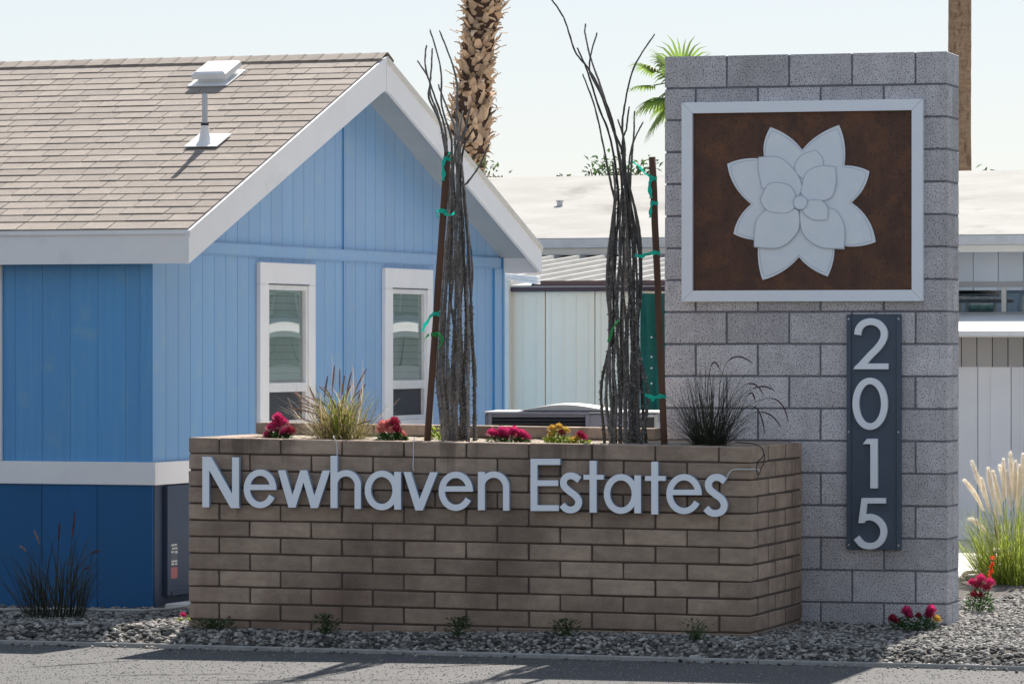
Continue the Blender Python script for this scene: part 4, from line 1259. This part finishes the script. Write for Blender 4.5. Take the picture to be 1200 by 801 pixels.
# flower clumps
def leafquad(mb, p, d, L, w, rr, tone=None):
    d = Vector(d).normalized(); s = d.cross(Vector((rr.uniform(-.4,.4),rr.uniform(-.4,.4),1))); s.normalize(); n = s.cross(d)
    m = p + d*L*.5 + n*L*.08
    mb.add([p, m - s*w*.5, p+d*L - n*L*.1, m + s*w*.5], [(0,1,2,3)], rr.random() if tone is None else tone)
def head(mb, c, r, rr, npet=64):
    """pompon: overlapping scale-like petals round a ball"""
    for i in range(npet):
        z = .98-1.45*(i+.5)/npet; ph = i*2.39996; q = math.sqrt(max(0,1-z*z))
        d = Vector((q*math.cos(ph), q*math.sin(ph), z)); t = Vector((0,0,1)) - d*d.z
        if t.length < .05: t = Vector((math.cos(ph*3), math.sin(ph*3), 0))
        t.normalize(); s_ = t.cross(d).normalized()
        f = rr.uniform(.85,1.1); p = c + d*r*.55 - t*r*.12; m = p + (t*.38+d*.34)*r*f; e = p + (t*.62+d*.62)*r*f
        w_ = r*.22*f; k = rr.uniform(-.15,.15)*r
        mb.add([p, m - s_*w_, e + s_*k, m + s_*w_], [(0,1,2,3)], rr.random()*.5 + .5*min(1,max(0,(z+.3))))
def mum(label, base, heads, spread, hgt, seed, leafm=None, nl=300, group=None, name='chrysanthemum'):
    rr = random.Random(seed); t = thing(name, label, 'flower', base, 0, group); mb = MB()
    for _ in range(nl):
        az = rr.uniform(0,6.28); q = math.sqrt(rr.random()); h = rr.random()
        p = Vector((spread*q*math.cos(az), spread*.8*q*math.sin(az), hgt*h*(1-.45*q*q)))
        leafquad(mb, p, (math.cos(az)*.8+rr.uniform(-.4,.4), math.sin(az)*.8+rr.uniform(-.4,.4), rr.uniform(-.2,.9)), rr.uniform(.022,.042), rr.uniform(.013,.022), rr)
    for (dx, dz, r, m_) in heads:
        mb.tube([(dx*.3, 0, 0), (dx*.8, -.01, dz*.6), (dx, -.01, dz)], .002, 4)
    mb.obj('foliage', leafm or M['mumleaf'], t, recalc=False)
    for (dx, dz, r, m_) in heads:
        hb = MB(); head(hb, Vector((dx, rr.uniform(-.03,.0), dz)), r, rr); hb.obj('blossom', m_, t, recalc=False)
    return t
s = 1/188.   # metres per pixel at the planter
def hh(base_px, base_py, lst): return [((x-base_px)*s*1.0, (base_py-y)*s, r*s*1.18, m_) for x, y, r, m_ in lst]
P_, D_, E_, Y_ = M['petal'], M['petaldark'], M['petalpeach'], M['petalyellow']
GP = None
mum('deep pink chrysanthemums at the far left end of the planter', on_soil(326,.45), hh(326,507,[(326,484,6.5,P_),(323,492,6.5,P_),(333,490,6,P_),(331,500,6.5,P_),(341,499,6,D_),(318,496,6,P_),(313,503,4.5,P_),(328,488,5,D_)]), .075, .06, 41)
mum('faded peach and maroon chrysanthemums beside the wooden stake in the planter', on_soil(459,.3), hh(459,509,[(449,492,6.5,E_),(455,497,5.5,E_),(462,489,7,D_),(465,497,6,D_),(456,489,5,E_),(471,502,5,E_),(446,497,4.5,E_)]), .085, .055, 42)
mum('bright magenta chrysanthemums in the middle of the planter, before the air conditioner', on_soil(596,.35), hh(596,511,[(577,501,6,P_),(588,499,6,P_),(595,501,7,P_),(602,499,6.5,P_),(611,502,6,P_),(616,505,5.5,P_),(583,503,5,P_),(607,507,5,P_),(591,505,5,D_)]), .125, .045, 43, nl=240)
mum('yellow-green chrysanthemums with one red bloom, left of the thicker ocotillo bundle', on_soil(653,.35), hh(653,512,[(647,496,5,Y_),(655,494,5,Y_),(663,497,4.5,Y_),(658,500,4.5,D_),(646,502,4.5,Y_)]), .07, .07, 44, M['limeleaf'], 200)
mum('small red and yellow bloom touching the thicker ocotillo bundle', on_soil(680,.35), hh(680,513,[(680,503,5,D_),(684,506,4.5,P_),(677,507,4,Y_),(672,509,4,Y_)]), .05, .035, 45, M['limeleaf'], 90)
b_ = gpt(1071,738); s = b_.y/F
mum('maroon and peach chrysanthemums in shade at the foot of the pillar', b_, hh(1071,738,[(1046,726,5.5,D_),(1062,717,6,P_),(1065,722,5,P_),(1091,716,6,P_),(1089,722,6,D_),(1098,727,5,Y_),(1052,729,4,D_),(1076,722,4,D_)]), .14, .085, 46, nl=330)
b_ = gpt(1147,716); s = b_.y/F
mum('sunlit deep red chrysanthemums standing in gravel below the sunlit grass', b_, hh(1147,716,[(1139,684,5,P_),(1149,680,6,P_),(1160,684,5.5,P_),(1145,687,5.5,D_),(1155,690,5,D_),(1141,698,5,D_),(1149,699,4.5,D_)]), .085, .15, 47, nl=260)
s = 1/188.
# lime sprig by the stake and the pale weed by the wall corner
mum('small lime green leafy sprig between the stake and the thinner ocotillo bundle', on_soil(512,.7), hh(512,508,[]), .06, .09, 48, M['limeleaf'], 150, name='leafy_sprig')
b_ = gpt(216,729); s = b_.y/F
mum('tiny pink flower with pale green leaves at the left corner of the planter', b_, hh(216,729,[(215,721,3.5,P_)]), .035, .035, 49, M['limeleaf'], 40, name='wildflower')
s = 1/188.
def orange_spike():
    b = gpt(1157,700); t = thing('salvia_spike', 'single bright orange-red flower spike behind the sunlit red chrysanthemums', 'flower', b); rr = random.Random(5)
    p = arc((0,0,0), rel(b,1159,680), rel(b,1164,654), 12); m = MB(); m.tube(p, .003, 5); m.obj('stem', M['mumleaf'], t)
    f = MB()
    for i in range(3,13):
        for _ in range(9):
            az = rr.uniform(0,6.28); leafquad(f, p[i]+(p[i]-p[i-1])*rr.uniform(-.6,.6), (math.cos(az),math.sin(az),rr.uniform(.2,1.6)), .03, .016, rr)
    f.obj('petals', M['orange'], t, recalc=False)
orange_spike()
# weeds along the foot of the planter
for i, (px, py, w_, h_, lab) in enumerate(((250,741,.13,.055,'low dark weed with a violet speck at the left foot of the planter'),(382,747,.075,.12,'leafy weed at the foot of the planter under the letter w'),
        (537,750,.07,.12,'leafy weed at the foot of the planter under the second letter e'),(664,750,.085,.10,'leafy weed at the foot of the planter under the letter s of the second word'),(815,754,.10,.12,'grassy weed at the foot of the planter near its right corner'))):
    b = gpt(px, py-4, .10); rr = random.Random(60+i); t = thing('weed', lab, 'weed', b); m = MB()
    if i == 4:
        for _ in range(46):
            az = rr.uniform(0,6.28); blade(m, (rr.uniform(-.04,.04),0,0), az, rr.uniform(.08,.15), .3+.8*rr.random(), .6, .005, rr)
    for _ in range(260 if i != 4 else 60):
        az = rr.uniform(0,6.28); q = rr.random(); hq = rr.random()
        leafquad(m, Vector((w_*q*math.cos(az), w_*.5*q*math.sin(az), h_*hq)), (math.cos(az),math.sin(az),rr.uniform(0,1)), rr.uniform(.016,.034), rr.uniform(.009,.016), rr)
    for _ in range(7): m.tube([(0,0,0),(rr.uniform(-w_,w_)*.6,rr.uniform(-.03,.03),h_*rr.uniform(.6,1.1))], .0015, 4)
    m.obj('leaves', M['weed'], t, recalc=False)
    if i == 0:
        m = MB(); head(m, Vector((.1,-.02,.07)), .014, rr, 20); m.obj('blossom', M['plumepurple'], t, recalc=False)

# ------------------------------------------------------------------ ocotillos
def ocotillo(label, base_px, v, stems, seed, base_y=513):
    base = on_soil(base_px, v); rr = random.Random(seed)
    t = thing('ocotillo', label, 'ocotillo', base)
    for st in stems:
        pts = st[0]; r0, r1 = st[1], st[2]; dy0 = rr.uniform(-.10,.10) if len(st) < 4 else st[3]
        cp = catmull(pts, 7)
        P = []
        n = len(cp)
        for i, (x, y) in enumerate(cp):
            q = i/(n-1); dyy = dy0*(1-.3*q) + .03*math.sin(q*6+seed+dy0*50)
            P.append(rel(base, x + math.sin(q*17+dy0*90)*.5 + rr.uniform(-.25,.25), y, dyy))
        P[0].z = min(P[0].z, -.01)
        rad = [r0+(r1-r0)*(i/(n-1))**1.2 for i in range(n)]
        rad = [r_*rr.uniform(.86,1.14) for r_ in rad]
        m = MB(); m.smooth = True; m.tube(P, rad, 7, rr.random())
        m.smooth = False
        # spine stubs and bark knobs
        for i in range(n-1):
            a, b = P[i], P[i+1]; L = (b-a).length
            for _ in range(max(1,int(L/(.008 if r0 > .009 else .016)))):
                q = rr.random(); c = a+(b-a)*q; tn = (b-a).normalized(); v_ = Vector((rr.gauss(0,1),rr.gauss(0,1),0)); v_ -= tn*v_.dot(tn)
                if v_.length < .01: continue
                v_.normalize(); s_ = tn.cross(v_); rr_ = rad[i]; k = .006 if rad[i] > .0085 else .0022
                e = c + v_*(rr_+rr.uniform(.003,.013 if rad[i] > .0085 else .003)) + tn*.002
                q0 = c + v_*rr_*.7
                m.add([q0-s_*k, q0+s_*k, q0+tn*k*2.2, e], [(0,1,3),(1,2,3),(2,0,3)], .4+rr.random()*.9)
        m.obj('stem', M['ocotillo'], t, recalc=False)
    return t, base
TH, TN = .0108, .0065
def sub(r, a, b): return r
st1 = []
# long branches whose tips show above the roofline
for pts in ([(530,513),(531,430),(534,330),(533,250),(530,185),(528,160),(518,125),(517,82),(503.5,35)],
            [(527,513),(524,430),(528,330),(529,250),(525,185),(521,150),(508,110),(499,78),(499.5,53)],
            [(533,513),(537,440),(536,330),(532,240),(524,180),(514,140),(503,115),(503,95),(488.5,71)],
            [(536,513),(533,440),(540,330),(538,240),(534,180),(533,150),(524,128),(517,108),(514,99)],
            [(524,513),(520,430),(523,330),(526,250),(524,190),(515,140),(504,110),(506,80),(506.5,57)],
            [(540,513),(541,430),(538,330),(540,240),(537,180),(535,140),(536,100),(531,78),(524,60),(515,36)],
            [(543,513),(548,440),(545,330),(541,260),(540,215),(546,216),(560,196),(573.8,169)]):
    st1.append((pts, TH, .0045))
for pts in ([(526,513),(519,470),(516,420),(521,350),(528,280),(531,210),(534,175),(545,150),(552,125)],
            [(522,513),(517,450),(515,390),(519,330),(526,260),(530,200),(538,160),(542,130)],
            [(531,513),(528,460),(524,400),(530,330),(536,260),(536,200),(539,175),(548,150)],
            [(545,513),(543,460),(546,400),(545,330),(541,260),(540,200),(544,170),(556,150)],
            [(549,513),(548,460),(550,400),(547,340),(548,270),(543,210),(539,180),(536,150)],
            [(556,513),(556,470),(554,420),(553,370),(549,300),(545,250),(543,215),(540,190)],
            [(558,514),(555,470),(557,430),(550,380),(554,320),(548,270)],
            [(519,513),(512,440),(512,380),(515,340)],
            [(547,513),(540,470),(538,430),(532,380),(527,330),(529,270),(531,215)],
            [(541,512),(546,480),(543,440),(537,400),(541,340),(544,290),(540,230)]):
    st1.append((pts, TH*1.02, .0055))
ocotillo('thinner bundle of bare dark ocotillo stems, nearest the white windows', 537, .55, st1, 71)
st2 = []
for pts in ([(728,516),(725,440),(722,360),(728,290),(730,230),(720,154),(706,112),(689.5,80),(674,60),(660,21),(642,-6)],
            [(733,516),(731,440),(730,360),(734,290),(732,220),(722.5,165),(708.7,115),(692,69),(686,41),(686.7,28)],
            [(722,516),(718,440),(719,360),(722,290),(724,230),(716,165),(700,120),(688,84),(676.5,56)],
            [(719,516),(714,440),(715,360),(719,290),(720,240),(715.5,212),(706,165),(695,121),(683,87)],
            [(738,516),(740,440),(741,360),(738,290),(735,220),(728,175),(718,150),(706,115),(690,80),(700,38.5)],
            [(741,516),(742,440),(739,360),(736,290),(734,220),(730.5,165),(730.7,132),(741.7,81),(767.8,40)],
            [(744,516),(745,440),(743,360),(741,290),(735,235),(729,170),(734,150),(738,125)],
            [(747,516),(748,440),(747,360),(744,290),(739,230),(741,175),(743,150),(744,130)],
            [(726,516),(729,450),(727,380),(731,300),(733,230),(736,200),(741.6,170),(753,143)],
            [(731,516),(735,450),(733,380),(727,300),(727,240),(733,175),(724,140)]):
    st2.append((pts, TH*.95, .0045))
for pts in ([(708,516),(705,470),(706,440),(714,405),(716,370),(713,330),(717,280),(722,230)],
            [(716,516),(710,470),(712,430),(716,390),(711,340),(714,290),(720,230),(718,190)],
            [(720,516),(722,470),(719,430),(724,380),(720,330),(717,280),(723,220)],
            [(735,516),(732,470),(736,430),(735,380),(740,330),(735,280),(731,220)],
            [(750,516),(746,470),(748,430),(744,390),(749,340),(750,300),(744,250),(735,210)],
            [(752,516),(759,470),(755,440),(746,400),(748,350),(751,300),(749,265),(742,235),(733,205)],
            [(757,515),(754,480),(750,430),(747,390),(752,330),(746,280),(740,240),(736,200)],
            [(740,516),(737,460),(733,410),(738,350),(742,300),(738,250),(729,200)],
            [(745,516),(743,470),(739,430),(743,390),(738,350),(733,310),(738,260),(734,215)]):
    st2.append((pts, TH*.98, .006))
ocotillo('thicker bundle of bare dark ocotillo stems, nearest the grey pillar', 732, .6, st2, 72)

# stakes with green ties
def stake(label, bot, top, v, r, ties, seed):
    rr = random.Random(seed); base = on_soil(bot[0], v); t = thing('wooden_stake', label, 'stake', base)
    p0 = Vector((0,0,-.05)); p1 = rel(base, top[0], top[1], .0)
    ax = p1-p0; m = MB(); m.smooth = True
    pts = [p0+ax*k/9 + Vector((rr.uniform(-.0015,.0015),0,0)) for k in range(10)]
    m.tube(pts, [r*rr.uniform(.94,1.06) for _ in pts], 12, .5); m.obj('pole', M['stake'], t)
    for (y, tails, mt) in ties:
        q = (base.z and 0); zt = at(600, y, base.y).z - base.z; f = (zt-p0.z)/ax.z; c = p0+ax*f
        m = MB()
        n = 16; rg = r+.003; vs = []
        for k in range(n+1):
            a = 2*math.pi*k/n
            for dz in (-.011,.011): vs.append((c.x+rg*math.cos(a), c.y+rg*math.sin(a), c.z+dz+.004*math.sin(a*2)))
        m.add(vs, [(2*k,2*k+2,2*k+3,2*k+1) for k in range(n)], .2)
        for tl in tails:
            P = [rel(base, x, y2, -r-.008-.01*k) for k, (x,y2) in enumerate(tl[1])]
            cp = [Vector(q2) for q2 in catmull([tuple(w_) for w_ in P], 5)]
            m.strip(cp, [tl[0]*1.15*(.8+.3*math.sin(i*.9)) for i in range(len(cp))], tl[2], rr.random())
        m.obj('tie', mt, t, recalc=False)
Hs = (1,0,.2); Vs = (.15,0,1)
stake('brown wooden stake leaning right, tied to the thinner ocotillo bundle', (500,512), (524.5,178), .35, .0215,
      [(186, [(.022, [(521,186),(519,196),(520,206),(518.5,212)], Hs), (.014, [(524,183),(528,178)], Vs)], M['ribbon']),
       (247, [(.02, [(520,248),(514,247),(511,249),(514,255)], Vs), (.016, [(520,250),(527,252),(533,249)], Vs)], M['ribbon']),
       (368, [(.026, [(508,367),(503,373),(498,381),(495,388)], Hs), (.01,[(510,368),(516,364)],Vs)], M['ribbon']),
       (392, [(.016, [(503,392),(499,395),(497,400)], Vs), (.018, [(510,389),(516,392),(518,400),(514,407)], Hs)], M['ribbonleaf'])], 81)
stake('brown wooden stake leaning left against the grey pillar, beside the thicker ocotillo bundle', (779,513), (764.3,184), .35, .0215,
      [(209, [(.022, [(764,210),(761,216),(762,226),(763,232)], Hs),(.014, [(766,208),(757,204),(750,196),(742,190)], Vs)], M['ribbon']),
       (238, [(.018, [(766,238),(763,242),(762,250),(762,255)], Hs)], M['ribbon']),
       (296, [(.022, [(769,296),(760,297),(752,300),(744,299)], Vs)], M['ribbon']),
       (464, [(.022, [(776,464),(768,465),(760,464),(756,462)], Vs), (.022, [(766,466),(765,470)], Hs)], M['ribbon'])], 82)
def loose_tie():
    b = on_soil(716,.5)
    m = MB(); P = [rel(b,x,y,-.17) for x,y in ((713,400),(716,392),(718,384),(722,378),(726,374))]
    m.strip(P, [.02,.018,.016,.012,.01], Hs, .5)
    o = m.obj('loose_tie', M['ribbonleaf'], recalc=False); o.location = b
    tag(o, 'green tie knotted halfway up the thicker ocotillo bundle', 'tie')
loose_tie()

# cables feeding the letters
def cable(label, pts, r, mt, v=-.03, name='cable'):
    P = []
    for x, y, vv in pts:
        u, z = planter_fr.onv(x, y, vv); P.append(tuple(planter_fr.w(u, vv, z)))
    m = MB(); m.smooth = True; m.tube(catmull(P, 7), r, 6); tag(m.obj(name, mt), label, 'cable')
cable('white wire running over the planter edge to the top of the letter h', [(393,511,.25),(391,510.5,.12),(391,512,.0),(393,515,-.012),(395,523,-.015),(395,534,-.03)], .0035, M['wire'])
cable('white wire running over the planter edge to the letter v', [(487,513,.25),(485.5,513,.10),(485,515,.0),(484.5,522,-.012),(484.5,535,-.015),(484,546,-.02),(485,551,-.03)], .003, M['wire'])
cable('white wire from the last letter s to the right corner of the planter', [(852,560,-.03),(853,556,-.03),(857,551,-.02),(863,549.5,-.014),(874,549.8,-.012),(889,550,-.014),(889.5,556,-.02)], .0035, M['wire'])
cable('looped black cable hanging over the right corner of the planter', [(862,518,.30),(875,518.5,.1),(884,520,.0),(892,524,-.03),(895,531,-.03),(893,536,-.03),(888,541,-.03),(886.5,550,-.03),(889,556,-.03),(892,548,-.03),(895,542,-.03),(896,532,-.02)], .0032, M['black'])

# ------------------------------------------------------------------ palms and shrubs behind
def palm_boots():
    Y = 60.; c0 = at(520,700,Y); base = Vector((c0.x, Y, 0)); t = thing('palm_tree', 'palm trunk covered in shaggy tan leaf boots, rising behind the blue roof', 'palm', base)
    rr = random.Random(6)
    def C(z):
        # leaning centre line
        y = HY-(z-ZC)*F/Y; x = 567+(min(y,400)*-.108) + (0 if y < 400 else 0)
        return Vector(((x-600)/F*Y-base.x, 0, z))
    def Rr(z): return .22 + .035*math.sin(z*3)
    m = MB(); m.smooth = True; zs = [i*.25 for i in range(39)]; m.tube([C(z) for z in zs], [Rr(z) for z in zs], 14); m.obj('trunk', M['palmcore'], t)
    b = MB(); i = 0; z = 2.0
    while z < 9.4:
        ph = i*2.39996 + rr.uniform(-.3,.3); c = C(z); r = Rr(z)*.9
        d = Vector((math.cos(ph), math.sin(ph), 0)); s = Vector((-math.sin(ph), math.cos(ph), 0))
        L = rr.uniform(.13,.24); wd = rr.uniform(.09,.15); up = rr.uniform(.25,1.0)
        pts = [c + d*r]; a = up
        for k in range(3):
            pts.append(pts[-1] + (d*math.cos(a)*.75 + Vector((0,0,math.sin(a))) )*(L/3)); a += rr.uniform(-.9,.5)
        ws = [wd, wd*.85, wd*.6, wd*.2]; tone = rr.random()
        tw = rr.uniform(-.5,.5); s2 = s*math.cos(tw)+Vector((0,0,math.sin(tw)))
        vs = []
        for p, w_ in zip(pts, ws):
            vs += [p - s2*w_*.5, p + d*.028*(w_/wd) + Vector((0,0,-.012)), p + s2*w_*.5]
        fs = []
        for k in range(3): fs += [(3*k,3*k+1,3*k+4,3*k+3),(3*k+1,3*k+2,3*k+5,3*k+4),(3*k,3*k+3,3*k+5,3*k+2)]
        b.add(vs, fs, tone); i += 1; z += .0055
    b.obj('leaf_boots', M['boot'], t, recalc=False)
    fb = MB()
    for _ in range(70):
        z = rr.uniform(4,9); ph = rr.uniform(0,6.28); c = C(z)+Vector((math.cos(ph),math.sin(ph),0))*.3
        fb.tube([c, c+Vector((math.cos(ph)*.12,math.sin(ph)*.12,rr.uniform(-.03,.08)))], .006, 4, rr.random())
    fb.obj('broken_petioles', M['boot'], t)
palm_boots()
def palm_plain():
    Y = 58.; c = at(1126,405,Y); t = thing('palm_tree', 'smooth brown palm trunk rising behind the right edge of the pillar', 'palm', (c.x, Y, 0)); rr = random.Random(16)
    m = MB(); m.smooth = True; zs = [i*.12 for i in range(80)]
    m.tube([(.006*math.sin(z)-.01*z*.2,0,z) for z in zs], [.147+.006*rr.random()+(.12*math.exp(-z*1.5)) for z in zs], 18); m.obj('trunk', M['palmsmooth'], t)
palm_plain()
def fan_palm():
    Y = 75.; c = at(799,90,Y); base = Vector((c.x, Y, 0)); t = thing('palm_tree', 'small green fan palm showing its leaves above and left of the pillar top', 'palm', base)
    rr = random.Random(7); H = c.z
    m = MB(); m.smooth = True; zs = [H*k/24 for k in range(25)]; m.tube([(0,0,z) for z in zs], [.15+.02*rr.random() for _ in zs], 12); m.obj('trunk', M['palmsmooth'], t)
    def fan(az, el, Lp, R_, ph=None):
        mb = MB(); d = Vector((math.cos(az)*math.cos(el), math.sin(az)*math.cos(el), math.sin(el)))
        p0 = Vector((0,0,H-.1)); p1 = p0 + d*Lp + Vector((0,0,-.05)); mb.tube([p0, p0+d*Lp*.5, p1], .012, 5, .4)
        s = d.cross(Vector((0,0,1))); s.normalize(); n = s.cross(d)
        K = 26
        for k in range(K):
            a = -1.75 + 3.5*k/(K-1); ld = d*math.cos(a) + s*math.sin(a)
            L = R_*(.72+.28*math.cos(a))*rr.uniform(.88,1.1); pts = []; q = p1.copy(); ddd = ld.copy()
            for j in range(6):
                pts.append(q.copy()); ddd = (ddd + Vector((0,0,-.09*j*j*.35)) + n*.015).normalized(); q = q + ddd*(L/5)
            sd = n*.5 + ddd.cross(n)
            mb.strip(pts, [.012,.045,.055,.045,.028,.004], ld.cross(n), rr.random())
        mb.obj('frond', M['frond'], t, recalc=False)
    for az, el, Lp, R_ in ((1.6,1.45,.15,.62),(3.1,-.0,.42,.42),(3.0,-.5,.42,.5),(3.3,-.95,.5,.52),(3.5,.45,.45,.45),(2.7,.9,.3,.5),(.1,.45,.5,.5),(-.1,.05,.5,.5),(.2,-.5,.5,.5),(.3,.9,.25,.45),(4.6,.4,.4,.5),(1.4,.4,.5,.5),(4.9,-.4,.5,.5),(1.8,-.5,.5,.5),(5.6,.1,.5,.5),(4.0,-.4,.5,.5)):
        fan(az, el, Lp*1.2, R_*1.12)
fan_palm()
def tree(label, px, pytop, Y, w, nl, seed, lean=0, sprig=False, m_='leaf'):
    rr = random.Random(seed); c = at(px, pytop, Y); H = c.z; t = thing('shrub_tree', label, 'tree', (c.x, Y, 0), 0)
    tr = MB(); tr.smooth = True; tr.tube([(0,0,0),(.03,0,H*.3),(0,.02,H*.6)], [.07,.055,.04], 9)
    ends = []
    for k in range(16):
        a = rr.uniform(0,6.28); q = math.sqrt(rr.random())*w; z1 = H - rr.uniform(0,.55)*(.3+.7*(q/w)**2) - .03
        st = Vector((0,.0,H*rr.uniform(.3,.6))); e = Vector((q*math.cos(a), q*math.sin(a), z1)); mid = (st+e)*.5 + Vector((0,0,-.1))
        pl = arc(st, mid, e, 6); tr.tube(pl, [.025-.003*i for i in range(7)], 5); ends.append((st,e,pl))
    tr.obj('trunk', M['palmsmooth'], t)
    cr = MB()
    for _ in range(nl):
        st, e, pl = rr.choice(ends); k = rr.randrange(2,7); p = pl[k] + Vector((rr.gauss(0,.09),rr.gauss(0,.09),rr.gauss(0,.09)))
        if p.z > H: p.z = H - rr.random()*.1 + .03
        leafquad(cr, p, (rr.uniform(-1,1),rr.uniform(-1,1),rr.uniform(-.4,1)), rr.uniform(.06,.11), rr.uniform(.03,.045), rr)
    cr.obj('crown', M[m_], t, recalc=False)
tree('dark leafy shrub top showing above the white roof beside the leaning stake', 735, 183, 50, .42, 1500, 91)
tree('small leafy sprig showing just above the right slope of the blue house roof', 577, 193, 50, .16, 300, 92)
tree('low leafy shrub tip just above the white roof, left of the thicker ocotillo bundle', 707, 196, 50, .12, 220, 93)
tree('flat clump of leaves barely above the white roof between the two ocotillo bundles', 665, 208, 50, .2, 300, 94)
tree('tiny shrub tips just above the white roof right of the pillar', 1154, 199, 52, .25, 260, 95)
# ------------------------------------------------------------------ camera and light
cam = bpy.data.cameras.new('camera'); cam.lens = 36*F/1200; cam.sensor_width = 36; cam.shift_y = (HY-400.5)/1200
cam.clip_start = .5; cam.clip_end = 3000
co = bpy.data.objects.new('camera', cam); COL.objects.link(co); co.location = (0,0,ZC); co.rotation_euler = (R(90),0,0); scene.camera = co
AZ, EL = R(15), R(43)
to_sun = Vector((math.sin(AZ)*math.cos(EL), math.cos(AZ)*math.cos(EL), math.sin(EL)))
sl = bpy.data.lights.new('sun', 'SUN'); sl.energy = 3.7; sl.angle = R(.53); sl.color = (1.0,.94,.86)
so = bpy.data.objects.new('sun', sl); COL.objects.link(so); so.rotation_euler = to_sun.to_track_quat('Z','Y').to_euler()
wd = bpy.data.worlds.new('World'); scene.world = wd; wd.use_nodes = True; nt = wd.node_tree
bg = nt.nodes['Background']; sky = nt.nodes.new('ShaderNodeTexSky'); sky.sky_type = 'NISHITA'; sky.sun_disc = False
sky.sun_elevation = EL; sky.sun_rotation = AZ; sky.air_density = 1.0; sky.dust_density = 0.3; sky.ozone_density = 1.2; sky.altitude = 100
gm = nt.nodes.new('ShaderNodeGamma'); gm.inputs[1].default_value = .4      # thin bright desert haze evens the sky out
nt.links.new(sky.outputs[0], gm.inputs[0]); nt.links.new(mixc(nt, gm.outputs[0], (.985,.995,1.04), 1.0, 'MULTIPLY'), bg.inputs[0]); bg.inputs[1].default_value = .15
vs = scene.view_settings; vs.view_transform = 'Standard'; vs.look = 'None'; vs.exposure = 1.3; vs.gamma = 1; vs.use_curve_mapping = False

# repeats share a group
for o in list(scene.objects):
    if o.parent or 'category' not in o.keys(): continue
    g = {'chrysanthemum': 'chrysanthemums planted in the beds', 'weed': 'weeds along the foot of the planter', 'ocotillo': 'bare ocotillo bundles in the planter',
         'wooden_stake': 'stakes holding the ocotillos', 'fountain_grass': 'fountain grass clumps', 'palm_tree': 'palm trees in the background',
         'shrub_tree': 'shrub tops above the far roof', 'cable': 'loose cables on the planter'}.get(o.name.split('.')[0])
    if g: o['group'] = g
